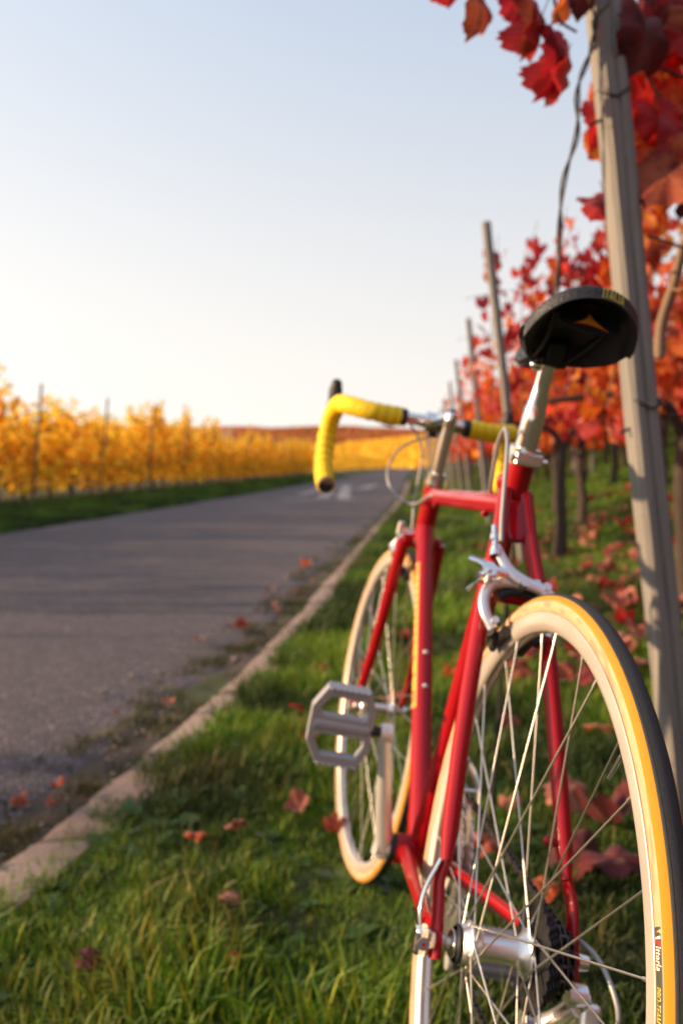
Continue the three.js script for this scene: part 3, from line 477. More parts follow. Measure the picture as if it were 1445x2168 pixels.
function grass(name, label, geo, n, where, scale, s0, tint) {
  reseed(s0); const M = [], C = [];
  for (let i = 0; i < n * 4 && M.length < n; i++) {
    const q = where(); if (!q) continue; const [x, d] = q, tk = x - kx(d), y = tk > 0 && tk < 0.14 ? 0.02 : gy(x, d), s = scale * rr(0.6, 1.25) * (q[2] ?? 1);
    M.push(new THREE.Matrix4().compose(V(x, y - 0.006, -d), new THREE.Quaternion().setFromEuler(new THREE.Euler(rr(-0.2, 0.2), rr(0, 6.283), rr(-0.2, 0.2))), V(s, s * rr(0.75, 1.25), s))); C.push(tint(x, d));
  }
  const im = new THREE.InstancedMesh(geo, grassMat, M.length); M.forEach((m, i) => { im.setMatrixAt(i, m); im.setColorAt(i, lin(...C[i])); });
  im.name = numbered(name); im.castShadow = im.receiveShadow = true; im.userData = { label, category: 'grass', kind: 'stuff' }; scene.add(im);
}
const G = 1.66; const gTint = (x, d) => { const n = fbm(x * 2.3 + 11, d * 2.3 + 3, 3), k = sstep(0.32, 0.68, n), m = rr(0.7, 1.2) * lerp(0.5, 1.15, k), dry = sstep(0.6, 0.75, fbm(x * 2.6 + 70, d * 2.6, 3)) * 0.35; return [G * lerp(lerp(0.034, 0.072, k), 0.12, dry) * m, G * lerp(lerp(0.094, 0.15, k), 0.12, dry) * m, lerp(0.012, 0.05, dry) * m]; };
{
  const edge = (t) => sstep(0.1, 0.3, t - 0.02);
  for (const [k, s] of [[0, 201], [1, 202], [2, 203]]) {
    const g = tuft(s, 17, [0.05, 0.068, 0.042][k], 0.042, [0.0042, 0.0036, 0.0056][k]);
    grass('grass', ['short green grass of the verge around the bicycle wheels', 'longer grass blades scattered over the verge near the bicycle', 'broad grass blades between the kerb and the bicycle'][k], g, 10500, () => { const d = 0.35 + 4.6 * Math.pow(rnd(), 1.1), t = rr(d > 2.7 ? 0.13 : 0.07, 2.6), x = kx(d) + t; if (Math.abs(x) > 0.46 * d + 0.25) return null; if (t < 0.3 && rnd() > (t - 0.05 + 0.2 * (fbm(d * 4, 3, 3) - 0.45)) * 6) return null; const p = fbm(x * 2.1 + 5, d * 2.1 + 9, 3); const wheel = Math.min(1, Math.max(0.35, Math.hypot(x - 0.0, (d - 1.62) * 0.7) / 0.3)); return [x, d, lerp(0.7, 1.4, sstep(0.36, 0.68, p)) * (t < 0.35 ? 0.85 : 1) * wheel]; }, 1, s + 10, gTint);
  }
  const gm = tuft(211, 14, 0.13, 0.09, 0.009);
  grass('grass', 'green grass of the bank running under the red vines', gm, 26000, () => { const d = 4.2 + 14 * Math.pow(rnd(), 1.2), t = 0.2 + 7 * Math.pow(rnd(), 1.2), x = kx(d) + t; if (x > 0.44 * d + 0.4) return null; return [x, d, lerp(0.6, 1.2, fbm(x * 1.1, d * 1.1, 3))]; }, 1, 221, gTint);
  const gf = tuft(212, 14, 0.2, 0.2, 0.02);
  grass('grass', 'distant grass between the far rows on the bank', gf, 9000, () => { const d = 17 + 30 * rnd(), t = 0.3 + 16 * rnd(), x = kx(d) + t; if (x > 0.42 * d) return null; return [x, d]; }, 1, 222, (x, d) => { const c = gTint(x, d); return [c[0] * 1.25, c[1], c[2]]; });
  grass('grass', 'strip of green grass along the far side of the road', gm, 22000, () => { const d = 8.5 + 60 * Math.pow(rnd(), 1.7), t = ROAD_L - 0.02 - 3.2 * rnd(), x = kx(d) + t; return [x, d, 0.8]; }, 1, 223, (x, d) => { const c = gTint(x, d); return [c[0] * 0.75, c[1] * 0.95, c[2]]; });
  { // low broad-leaved weeds and straw among the grass
    reseed(250); const pos = [], nor = [], col = [], idx = []; for (let k = 0; k < 7; k++) { const a = (k / 7) * 6.283 + rr(-0.3, 0.3), L = rr(0.02, 0.042), w = L * 0.3, up = rr(0.25, 0.8), b = pos.length / 3; for (let i = 0; i <= 4; i++) { const u = i / 4, r = L * u, h = L * up * u * (1.25 - 0.7 * u) + 0.008, ww = w * Math.sin(Math.min(1, u * 0.9 + 0.12) * Math.PI) + 0.001; for (const s of [-1, 0, 1]) { pos.push(Math.cos(a) * r - Math.sin(a) * ww * s, h - (s ? 0 : 0.003), Math.sin(a) * r + Math.cos(a) * ww * s); nor.push(0, 1, 0); const g = s ? 1 : 1.25; col.push(g, g, g); } if (i) { const o = b + (i - 1) * 3; idx.push(o, o + 1, o + 3, o + 1, o + 4, o + 3, o + 1, o + 2, o + 4, o + 2, o + 5, o + 4); } } }
    const g = new THREE.BufferGeometry(); g.setAttribute('position', new THREE.Float32BufferAttribute(pos, 3)); g.setAttribute('normal', new THREE.Float32BufferAttribute(nor, 3)); g.setAttribute('color', new THREE.Float32BufferAttribute(col, 3)); g.setIndex(idx);
    grass('weeds', 'low broad-leaved weeds growing among the verge grass', g, 900, () => { const d = 0.8 + 4.2 * rnd(), t = rr(0.16, 1.6), x = kx(d) + t; if (fbm(x * 2.2 + 90, d * 2.2, 3) < 0.5) return null; return [x, d, 1.1]; }, 1, 251, () => vary([0.05, 0.105, 0.014]));
    const st = tuft(252, 5, 0.11, 0.05, 0.0022); grass('straw', 'dead straw stalks standing in the verge grass', st, 130, () => { const d = 0.8 + 4.5 * rnd(), t = rr(0.2, 2.0), x = kx(d) + t; if (Math.hypot(x, d - 1.62) < 0.3) return null; return [x, d]; }, 1, 253, () => vary([0.26, 0.18, 0.085]));
  }
  // moss tufts in the soil strip
  const gs = tuft(213, 12, 0.035, 0.03, 0.003); reseed(230);
  const M = []; for (let i = 0; i < 1500; i++) { const d = 1.3 + 9 * Math.pow(rnd(), 1.5), t = rr(-0.3, 0.0), x = kx(d) + t; if (fbm(x * 5 + 30, d * 3.5, 3) < 0.52) continue; M.push(new THREE.Matrix4().compose(V(x, -0.002, -d), new THREE.Quaternion().setFromEuler(new THREE.Euler(0, rr(0, 6), 0)), V(1, rr(0.5, 1.3), 1))); }
  for (const j of JOINTS) if (j < 9) for (let k = 0; k < 26; k++) { const t = 0.165 * Math.pow(rnd(), 0.6), dd = j + rr(-0.025, 0.025); M.push(new THREE.Matrix4().compose(V(kx(dd) + t, 0.004, -dd), new THREE.Quaternion().setFromEuler(new THREE.Euler(0, rr(0, 6), 0)), V(0.7, rr(0.35, 0.9), 0.7))); }
  const im = new THREE.InstancedMesh(gs, grassMat, M.length); M.forEach((m, i) => { im.setMatrixAt(i, m); im.setColorAt(i, lin(...vary([0.085, 0.10, 0.015]))); }); im.name = 'moss'; im.userData = { label: 'green moss and weeds in the soil beside the kerb', category: 'moss', kind: 'stuff' }; im.castShadow = im.receiveShadow = true; scene.add(im);
}
{ // loose grit and small stones in the gutter
  reseed(240); const gs = []; for (let k = 0; k < 420; k++) { const d = 1.3 + 7 * Math.pow(rnd(), 1.4), t = rr(-0.42, 0.0), x = kx(d) + t, s = rr(0.002, 0.0075) * (rnd() < 0.06 ? 2.6 : 1), g = new THREE.IcosahedronGeometry(s, 1), P = g.attributes.position; for (let i = 0; i < P.count; i++) { const f = 0.75 + 0.5 * noise(P.getX(i) * 400 + k, P.getZ(i) * 400); P.setXYZ(i, P.getX(i) * f * 1.3, P.getY(i) * f * 0.7, P.getZ(i) * f); } g.computeVertexNormals(); g.rotateY(rr(0, 6)); g.translate(x, (t > -0.2 ? 0.0 : 0.016) + s * 0.2, -d); gs.push(g); }
  const m = obj('gravel', gs, std([0.19, 0.165, 0.15], 0.95)); tag(m, 'loose grit and small stones scattered in the gutter by the kerb', 'gravel'); m.userData.kind = 'stuff'; }
// ───────────────────────── fallen leaves ─────────────────────────
{
  const drop = (x, d, s, skin, label, group, lift = 0.05, tilt = 0.35, k = null) => {
    const m = obj('fallen_leaf', leafFine[k ?? pick([1, 3, 1, 0, 3])], skins[skin]); const y = (x - kx(d) < 0 ? 0.012 : gy(x, d)) + lift;
    m.position.set(x, y, -d); m.rotation.set(-1.45 + rr(-tilt, tilt), rr(-tilt, tilt), rr(0, 6.28), 'YXZ'); m.scale.setScalar(s); tag(m, label, 'leaf', group); return m;
  };
  reseed(301);
  const hit = (px, py) => { for (let d = 0.6; d < 30; d += 0.01) { const p = PX(px, py, d), h = p.x - kx(d) < 0 ? 0.01 : gy(p.x, d) + 0.03; if (p.y < h) return [p.x, d]; } return [0, 30]; };
  // ones that can be pointed at
  const solo = [[486, 1782, 1.72, 0.07, 'dry', 'folded pink-brown dry leaf standing in the grass left of the crank', 0.075, 0.9], [160, 2085, 1.18, 0.055, 'maroon', 'dark maroon leaf in the grass at the lower left corner', 0.06, 0.5], [490, 2082, 1.18, 0.035, 'orange', 'small orange-red leaf low in the grass below the kerb', 0.08, 0.5], [622, 1512, 2.85, 0.075, 'red', 'dark red leaf in the grass left of the pedal', 0.06, 0.8], [655, 1592, 2.5, 0.07, 'rust', 'rust brown leaf half hidden in grass under the pedal', 0.05, 0.4], [650, 1205, 7.2, 0.13, 'orange', 'single orange leaf lying on the asphalt near the kerb', 0.03, 0.5], [640, 1745, 1.98, 0.09, 'dry', 'long brown leaf beside the bottom of the front wheel', 0.05, 0.5], [700, 1800, 1.85, 0.085, 'rust', 'brown leaf against the front wheel rim in the grass', 0.05, 0.6], [350, 1522, 2.95, 0.07, 'dry', 'curled tan leaf in the soil strip beside the kerb', 0.03, 0.4], [112, 1706, 2.22, 0.06, 'rust', 'orange-brown leaf on the road edge at far left', 0.025, 0.4], [515, 1345, 4.4, 0.11, 'rust', 'dark leaf in the gutter halfway along the kerb', 0.03, 0.4], [582, 1292, 5.2, 0.1, 'dry', 'brown leaf in the gutter farther up the kerb', 0.03, 0.4]];
  for (const [px, py, d, s, skin, label, lift, tilt] of solo) { const [x, dd] = hit(px, py); drop(x, dd, Math.min(0.09, 0.68 * s * dd / d), skin, label, undefined, Math.min(lift, 0.05), tilt); }
  const big = [[1225, 1720, 1.55, 0.10, 'dry', 'pale brown leaf seen just through the right seat stay and wheel', 0.07], [1318, 1790, 1.42, 0.13, 'maroon', 'large purple-brown leaf seen behind the rear wheel spokes', 0.08], [1262, 1838, 1.36, 0.12, 'maroon', 'broad dark leaf lying behind the spokes beside the big purple one', 0.06], [1272, 1560, 1.8, 0.085, 'orange', 'bright orange-red leaf above the purple leaves, seen through the wheel', 0.1], [1165, 1932, 1.25, 0.05, 'orange', 'small orange leaf glowing beside the right dropout', 0.09], [1330, 1870, 1.3, 0.11, 'maroon', 'dark leaf below the large purple leaf', 0.04], [1030, 1825, 1.5, 0.07, 'rust', 'rusty leaf seen between the spokes and the chain', 0.06], [1395, 1640, 1.6, 0.075, 'dry', 'tan leaf between the rear tyre and the post', 0.08], [1385, 1420, 2.2, 0.14, 'dry', 'pinkish leaf beside the post above the tyre', 0.06]];
  for (const [px, py, d, s, skin, label, lift] of big) { const [x, dd] = hit(px, py); drop(x, dd, Math.min(0.12, 0.85 * s * dd / d), skin, label, undefined, 0.05, 0.5, null); }
  for (let i = 0; i < 34; i++) { const [x, dd] = hit(rr(1150, 1340), rr(1110, 1345)); drop(x, dd, rr(0.08, 0.15), pick(['red', 'rust', 'dry', 'dry', 'crimson', 'rust']), 'red or brown vine leaf lying on the grass under the red vines', 'fallen vine leaves on the bank', 0.07, 0.45); }
  for (let i = 0; i < 170; i++) { const d = 2.7 + 8.5 * Math.pow(rnd(), 1.2), x = lerp(kx(d) + 1.0, 0.42 * d, Math.pow(rnd(), 0.7)); drop(x, d, rr(0.07, 0.12), pick(['red', 'rust', 'dry', 'crimson', 'dry', 'maroon', 'rust', 'dry']), 'red or brown vine leaf lying on the grass under the red vines', 'fallen vine leaves on the bank', 0.075, 0.45); }
  for (let i = 0; i < 46; i++) { const d = 1.5 + 4.2 * rnd(), x = kx(d) + rr(0.35, 1.1); drop(x, d, rr(0.04, 0.075), pick(['rust', 'dry', 'dry', 'maroon', 'orange']), 'small brown leaf sunk in the grass of the verge', 'small fallen leaves in the verge grass', 0.035, 0.5); }
  for (let i = 0; i < 20; i++) { const d = 1.6 + 6.5 * Math.pow(rnd(), 1.2), x = kx(d) + rr(-0.34, -0.03); drop(x, d, rr(0.025, 0.055), pick(['rust', 'dry', 'dry', 'maroon']), 'brown leaf litter piece in the soil beside the kerb', 'leaf litter along the gutter', 0.018, 0.4); }
}

// ───────────────────────── the bicycle ─────────────────────────
// built in its own axes (x forward, y up, z to the rider's right; origin under the rear hub), then leaned and set on the verge
{
  const bike = thing('bicycle', 'red racing bicycle with yellow handlebar tape leaning on the verge, seen from behind', 'bicycle');
  { const X = V(-0.07618, -0.05062, -0.99581), Y = V(0.18374, 0.9809, -0.06392), Z = V(0.98002, -0.18783, -0.06543); bike.matrix.makeBasis(X, Y, Z); bike.quaternion.setFromRotationMatrix(bike.matrix); bike.position.set(0.09, 0.089, -0.759); }
  const scratch = dataTex(128, 128, (i, j) => 0.75 + 0.25 * noise(i / 2.2, j / 11, 58));
  const red = phys([0.31, 0.001, 0.006], 0.5, 0, { specularIntensity: 0.15, clearcoat: 0.7, clearcoatRoughness: 0.05 });
  const chrome = std([0.86, 0.85, 0.82], 0.14, 1), alloy = std([0.82, 0.81, 0.80], 0.4, 1, { roughnessMap: scratch }), satin = std([0.34, 0.34, 0.38], 0.55, 0.5), dull = std([0.36, 0.36, 0.37], 0.5, 0.8);
  const black = std([0.016, 0.016, 0.018], 0.55), rubber = std([0.022, 0.022, 0.024], 0.8), steel = std([0.62, 0.6, 0.57], 0.35, 1), dark = std([0.03, 0.03, 0.032], 0.45, 0.6), housing = std([0.33, 0.33, 0.34], 0.45, 0.3);
  const WR = 0.3355, HUB = V(0, WR, 0), BB = V(0.4043, 0.2675, 0), su = V(-0.27657, 0.961, 0), ax = V(-0.26481, 0.9643, 0), fn = V(0.9643, 0.26481, 0), A = V(0.94156, 0.32358, 0);
  const seatAt = (h) => BB.clone().addScaledVector(su, h), headAt = (h) => A.clone().addScaledVector(ax, h), S = seatAt(0.5441), FH = A.clone().addScaledVector(fn, 0.045);
  const SM = new THREE.Matrix4().makeTranslation(A.x, A.y, A.z).multiply(new THREE.Matrix4().makeRotationAxis(ax, 0.0997)).multiply(new THREE.Matrix4().makeTranslation(-A.x, -A.y, -A.z));
  const steer = (g) => { const q = merged(g); q.applyMatrix4(SM); return q; };
  const off = (p, x, y, z) => V(p.x + x, p.y + y, p.z + z);

  // frame: bottom bracket shell and lugs, its tubes below it
  const headLow = 0.388, headTop = 0.492;
  const tt0 = seatAt(0.512), tt1 = headAt(0.472), dt0 = headAt(0.412), dt1 = BB.clone();
  const lug = (a, b, t, r, l) => { const u = b.clone().sub(a).normalize(); const s = a.clone().addScaledVector(u, t); return sweep([s, s.clone().addScaledVector(u, l * 0.75), s.clone().addScaledVector(u, l)], (q) => r - (q > 0.7 ? (q - 0.7) * 0.006 : 0), { seg: 8, radial: 18 }); };
  const frame = obj('frame', [rod(off(BB, 0, 0, -0.035), off(BB, 0, 0, 0.035), 0.0205, 0.0205, 22), lug(BB, S, 0.012, 0.0165, 0.045), lug(BB, dt0, 0.012, 0.0172, 0.05), lug(S, headAt(0.47), 0.0, 0.0152, 0.05), rod(seatAt(0.485), seatAt(0.566), 0.0163), lug(headAt(0.472), tt0, 0.005, 0.0152, 0.045), lug(dt0, dt1, 0.005, 0.0172, 0.05)], red, bike);
  obj('seat_tube', rod(BB, seatAt(0.579), 0.0146, 0.0146, 24), red, frame);
  obj('top_tube', rod(tt0, tt1, 0.0145, 0.0145, 24), red, frame);
  // down tube with its lettered band
  obj('down_tube', rod(dt0, dt1, 0.016, 0.016, 26), red, frame);
  {
    const cv = document.createElement('canvas'); cv.width = 1024; cv.height = 128; const c = cv.getContext('2d'); c.fillStyle = '#e07a12'; c.fillRect(0, 0, 1024, 128); c.fillStyle = '#f2b21a'; c.fillRect(0, 14, 1024, 100);
    c.fillStyle = '#b3280c'; reseed(5); for (let x = 20; x < 1000; x += 112) { c.fillRect(x, 26, 18, 76); c.fillRect(x, 26, 60, 16); if (rnd() < 0.6) c.fillRect(x, 86, 64, 16); if (rnd() < 0.6) c.fillRect(x + 56, 30, 18, 70); c.fillRect(x + 10, 56, 44, 12); }
    const tx = new THREE.CanvasTexture(cv); tx.colorSpace = THREE.SRGBColorSpace; tx.wrapS = tx.wrapT = THREE.RepeatWrapping;
    const u = dt1.clone().sub(dt0).normalize(), n = V(0, 0, 1).cross(u).normalize(), pos = [], nor = [], uv = [], idx = [], m = 14;
    for (let i = 0; i <= 1; i++) for (let k = 0; k <= m; k++) { const an = lerp(-0.75, 0.62, k / m), p = dt0.clone().addScaledVector(u, i ? 0.40 : 0.10), q = V(0, 0, -1).multiplyScalar(Math.cos(an)).addScaledVector(n, Math.sin(an)); p.addScaledVector(q, 0.01625); pos.push(p.x, p.y, p.z); nor.push(q.x, q.y, q.z); uv.push(i, k / m); }
    for (let k = 0; k < m; k++) idx.push(k, k + 1, m + 1 + k, k + 1, m + 2 + k, m + 1 + k);
    const g = new THREE.BufferGeometry(); g.setAttribute('position', new THREE.Float32BufferAttribute(pos, 3)); g.setAttribute('normal', new THREE.Float32BufferAttribute(nor, 3)); g.setAttribute('uv', new THREE.Float32BufferAttribute(uv, 2)); g.setIndex(idx);
    obj('decal', g, phys([1, 1, 1], 0.4, 0, { map: tx, clearcoat: 1, clearcoatRoughness: 0.08 }), frame);
    for (const s of [0.30, 0.365]) { const p = dt0.clone().addScaledVector(u, s), q = n.clone().multiplyScalar(n.y > 0 ? 1 : -1); obj('bolt', [rod(p.clone().addScaledVector(q, 0.014), p.clone().addScaledVector(q, 0.0195), 0.0045, 0.004), ball(p.clone().addScaledVector(q, 0.0192), 0.0036, 8)], chrome, frame); }
  }
  obj('head_tube', [rod(headAt(headLow), headAt(headTop), 0.0182, 0.0182, 24), rod(headAt(headLow), headAt(headLow + 0.012), 0.0195), rod(headAt(headTop - 0.012), headAt(headTop), 0.0195)], red, frame);
  for (const s of [-1, 1]) {
    obj('chain_stay', sweep([off(BB, -0.005, 0, s * 0.021), V(0.30, 0.283, s * 0.031), V(0.16, 0.307, s * 0.048), V(0.055, 0.3255, s * 0.0605)], (t) => lerp(0.0118, 0.0078, t), { seg: 22, radial: 16 }), red, frame);
    const top = seatAt(0.520), st = [off(top, -0.012, 0.004, s * 0.0125), V(0.215, 0.715, s * 0.0195), V(0.165, 0.632, s * 0.036), V(0.1, 0.512, s * 0.0505), V(0.034, 0.3965, s * 0.0605)];
    obj('seat_stay', [sweep(st, (t) => lerp(0.0098, 0.0088, t) * (1 - 0.35 * sstep(0.94, 1, t)), { seg: 40, radial: 16 }), ball(st[0], 0.0098)], red, frame);
    // flattened stay end running down into the dropout
    const e = V(0.034, 0.3965, s * 0.0605);
    obj('dropout', [sweep([e, off(e, -0.003, -0.008, s * 0.003), off(e, -0.009, -0.018, s * 0.0055), V(0.014, 0.362, s * 0.0655), V(-0.006, WR - 0.014, s * 0.0655)], (t) => lerp(0.0088, 0.0098, t), { seg: 20, radial: 12, flat: 0.6, ref: V(0, 0, 1) }), sweep([V(0.07, 0.3235, s * 0.0612), V(0.036, 0.331, s * 0.064), V(0.0, WR, s * 0.0655)], (t) => lerp(0.0085, 0.014, t), { seg: 10, radial: 12, flat: 0.3, ref: V(0, 0, 1) }), rod(V(0, WR, s * 0.0625), V(0, WR, s * 0.0685), 0.0115, 0.0115, 18)], red, frame);
  }
  obj('braze_on', [rod(V(0.051, 0.424, 0.056), V(0.051, 0.426, 0.042), 0.0038), ball(V(0.051, 0.4262, 0.042), 0.0055)], red, frame);
  obj('stay_bridge', rod(V(0.174, 0.650, -0.032), V(0.174, 0.650, 0.032), 0.0065), red, frame);
  obj('stay_web', sweep([off(seatAt(0.512), -0.019, 0.0, 0), V(0.214, 0.716, 0)], (t) => lerp(0.0205, 0.0165, t) * (1 - 0.45 * sstep(0.8, 1, t)), { seg: 12, radial: 18, flat: 0.5, ref: V(1, 0, 0) }), red, frame);
  // the cable guides on the top tube
  for (const u of [0.18, 0.86]) { const p = tt0.clone().lerp(tt1, u); obj('cable_guide', [rod(off(p, -0.006, -0.0165, -0.006), off(p, 0.006, -0.0165, -0.006), 0.0042, 0.0042, 10), rod(off(p, 0, -0.012, -0.005), off(p, 0, -0.0165, -0.006), 0.004, 0.004, 10)], red, frame); }

  // seat post, collar, saddle
  const collar = seatAt(0.574);
  obj('seat_collar', [sweep([seatAt(0.566), seatAt(0.586)], 0.0192, { radial: 26 }), (() => { const g = box(0.012, 0.017, 0.034, 0.003); g.translate(collar.x - 0.024, collar.y - 0.006, collar.z); return g; })(), rod(off(collar, -0.025, -0.006, -0.022), off(collar, -0.025, -0.006, 0.022), 0.0048)], chrome, bike);
  {
    const pts = [seatAt(0.55), seatAt(0.610), seatAt(0.655), seatAt(0.695)];
    const g = sweep(pts, (t) => 0.0136 - 0.0042 * sstep(0.4, 0.75, t), { seg: 30, radial: 28 }); const p = g.attributes.position, ctr = seatAt(0.6);
    for (let i = 0; i < p.count; i++) { const h = (p.getX(i) - BB.x) * su.x + (p.getY(i) - BB.y) * su.y; const z = p.getZ(i); if (h > 0.618 && Math.abs(z) < 0.012) { const c = seatAt(h), k = 1 - 0.22 * sstep(0.618, 0.64, h) * sstep(0.012, 0.004, Math.abs(z)); p.setX(i, c.x + (p.getX(i) - c.x) * k); p.setY(i, c.y + (p.getY(i) - c.y) * k); } }
    g.computeVertexNormals(); const post = obj('seat_post', g, chrome, bike);
    const c = seatAt(0.698);
    obj('clamp', [(() => { const q = box(0.034, 0.030, 0.027, 0.006); q.rotateZ(0.25); q.translate(c.x - 0.010, c.y + 0.002, 0); return q; })(), rod(off(c, -0.018, -0.010, -0.014), off(c, -0.018, -0.010, 0.0145), 0.006)], dark, post);
    obj('clamp_bolt', [rod(off(c, -0.015, -0.017, -0.013), off(c, -0.015, -0.017, -0.021), 0.0062), ball(off(c, -0.015, -0.017, -0.0205), 0.0055)], chrome, post);
    obj('clamp_head', [rod(off(c, 0.004, 0.016, -0.026), off(c, 0.004, 0.016, 0.026), 0.0105), rod(off(c, 0.004, 0.022, -0.022), off(c, 0.004, 0.03, -0.022), 0.008), rod(off(c, 0.004, 0.022, 0.022), off(c, 0.004, 0.03, 0.022), 0.008)], chrome, post);
  }
  {
    const base = seatAt(0.700), tilt = 0.05; // nose a touch high
    const L0 = -0.150, L1 = 0.128; // tail, nose along x from the clamp
    const half = (u) => lerp(0.0615, 0.018, Math.pow(sstep(0.2, 0.78, u), 0.8)) * (1 - 0.5 * sstep(0.9, 1, u)) * lerp(0.97, 1, sstep(0, 0.1, u));
    const crown = (u) => 0.042 + 0.010 * (1 - sstep(0, 0.3, u)) - 0.014 * sstep(0.1, 0.5, u) + 0.006 * sstep(0.75, 1, u);
    const skirt = (u) => lerp(0.047, 0.030, sstep(0.1, 0.7, u));
    const surf = (u, v, inset) => { // v from -1 to 1 across; the tail edge rolls into a short lip
      const w = half(u) - inset * 0.9, lip = 1 - sstep(0, 0.035, u), av = Math.abs(v), sx = Math.sign(v) * Math.sin(av * 1.5), dy = 1 - Math.cos(av * 1.5);
      const x = lerp(L0 + inset * 0.3, L1 - inset * 0.5, u) + 0.05 * Math.pow(av, 2.4) * (1 - sstep(0, 0.3, u)) + 0.004 * lip;
      const y = crown(u) - inset - skirt(u) * dy * (inset > 0 ? 0.95 : 1) - (inset > 0 ? 0.004 : 0.014) * lip;
      return V(base.x + x * Math.cos(tilt) - y * Math.sin(tilt), base.y + x * Math.sin(tilt) + y * Math.cos(tilt), w * sx);
    };
    const NU = 44, NV = 30, mk = (inset) => { const pos = [], uv = [], idx = []; for (let i = 0; i <= NU; i++) for (let k = 0; k <= NV; k++) { const u = Math.pow(i / NU, 1.5), p = surf(u, (k / NV) * 2 - 1, inset); pos.push(p.x, p.y, p.z); uv.push(u * 3, k / NV * 2); } for (let i = 0; i < NU; i++) for (let k = 0; k < NV; k++) { const a = i * (NV + 1) + k; idx.push(a, a + NV + 1, a + 1, a + 1, a + NV + 1, a + NV + 2); } return { pos, uv, idx }; };
    const o = mk(0), n = mk(0.009), nb = o.pos.length / 3, pos = [...o.pos, ...n.pos], uv = [...o.uv, ...n.uv], idx = [...o.idx]; for (let i = 0; i < n.idx.length; i += 3) idx.push(n.idx[i] + nb, n.idx[i + 2] + nb, n.idx[i + 1] + nb);
    const rim = []; for (let i = 0; i <= NU; i++) rim.push(i * (NV + 1)); for (let k = 1; k <= NV; k++) rim.push(NU * (NV + 1) + k); for (let i = NU - 1; i >= 0; i--) rim.push(i * (NV + 1) + NV); for (let k = NV - 1; k > 0; k--) rim.push(k);
    for (let i = 0; i < rim.length; i++) { const a = rim[i], b = rim[(i + 1) % rim.length]; idx.push(a, b, a + nb, b, b + nb, a + nb); }
    const g = new THREE.BufferGeometry(); g.setAttribute('position', new THREE.Float32BufferAttribute(pos, 3)); g.setAttribute('uv', new THREE.Float32BufferAttribute(uv, 2)); g.setIndex(idx); g.computeVertexNormals();
    const grain = dataTex(256, 256, (i, j) => noise(i / 2.5, j / 2.5, 102)); const saddle = obj('saddle', g, std([0.014, 0.015, 0.019], 0.5, 0, { bumpMap: grain, bumpScale: 0.0006 }), bike);
    // base plate under the tail, emblem and lettering
    const plate = []; for (let i = 0; i <= 6; i++) { const row = []; for (let k = 0; k <= 12; k++) row.push(surf(lerp(0.10, 0.62, i / 6), lerp(-0.42, 0.42, k / 12), 0.0125)); plate.push(row); }
    obj('base_plate', gridMesh(range(0, 12, 12), range(0, 6, 6), (k, i) => plate[i][k]), std([0.010, 0.010, 0.011], 0.45), saddle);
    { // three-pointed star emblem, yellow with orange tips, on the rear face of the shell
      const c0 = surf(0.035, 0.04, 0.0), P = (a, b) => V(base.x + L0 + 0.030 + b * 0.62, base.y + 0.0335 - a * 0.0 + b * 0.55, 0.004 + a);
      const mkStar = (s, cut) => { const sh = new THREE.Shape(), tips = [[0.002, 0.030], [0.030, -0.020], [-0.030, -0.013]]; for (let i = 0; i < 3; i++) { const a = tips[i], b = tips[(i + 1) % 3]; if (!i) sh.moveTo(a[0] * s, a[1] * s); sh.quadraticCurveTo((a[0] + b[0]) * 0.10 * s, (a[1] + b[1]) * 0.10 * s, b[0] * s, b[1] * s); } return sh; };
      const lay = (sh, lift) => { const q = new THREE.ExtrudeGeometry(sh, { depth: 0.0008, bevelEnabled: false, curveSegments: 10 }); const M = new THREE.Matrix4().makeBasis(V(0, 0, 1), V(0.66, 0.75, 0), V(-0.75, 0.66, 0)); q.applyMatrix4(M); q.translate(base.x + L0 + 0.040 - lift * 0.75, base.y + 0.016 + lift * 0.66, 0.004); return q; };
      obj('emblem', lay(mkStar(0.62), 0), std([0.62, 0.09, 0.01], 0.5), saddle); obj('emblem_centre', lay(mkStar(0.44), 0.0007), std([0.62, 0.33, 0.01], 0.5), saddle);
      obj('emblem_plate', (() => { const sh = new THREE.Shape(); sh.absellipse(0, 0, 0.034, 0.021, 0, Math.PI * 2); return lay(sh, -0.0012); })(), std([0.006, 0.006, 0.007], 0.6), saddle);
    }
    { const cv = document.createElement('canvas'); cv.width = 512; cv.height = 128; const c = cv.getContext('2d'); c.clearRect(0, 0, 512, 128); c.fillStyle = '#000'; c.fillRect(0, 0, 512, 128); c.fillStyle = '#fff'; c.font = 'bold 118px sans-serif'; c.textAlign = 'center'; c.textBaseline = 'middle'; c.fillText('ITALIA', 256, 70, 500);
      const tx = new THREE.CanvasTexture(cv); const rows = []; for (let i = 0; i <= 4; i++) { const r = []; for (let k = 0; k <= 12; k++) { const p = surf(lerp(0.002, 0.034, i / 4), lerp(-0.06, 0.34, k / 12), -0.0006); r.push(p); } rows.push(r); }
      const gg = gridMesh(range(0, 12, 12), range(0, 4, 4), (k, i) => rows[i][k]); const uvA = gg.attributes.uv; for (let i = 0; i < 5; i++) for (let k = 0; k < 13; k++) uvA.setXY(i * 13 + k, k / 12, i / 4); obj('lettering', gg, std([0.50, 0.42, 0.06], 0.6, 0, { alphaMap: tx, alphaTest: 0.5 }), saddle); }
    for (const s of [-1, 1]) obj('rail', sweep([off(base, -0.108, 0.022, s * 0.034), off(base, -0.07, 0.006, s * 0.027), off(base, -0.02, -0.003, s * 0.022), off(base, 0.05, -0.002, s * 0.022), off(base, 0.085, 0.012, s * 0.014), off(base, 0.118, 0.034, s * 0.004)], 0.0036, { seg: 30 }), dark, saddle);
  }

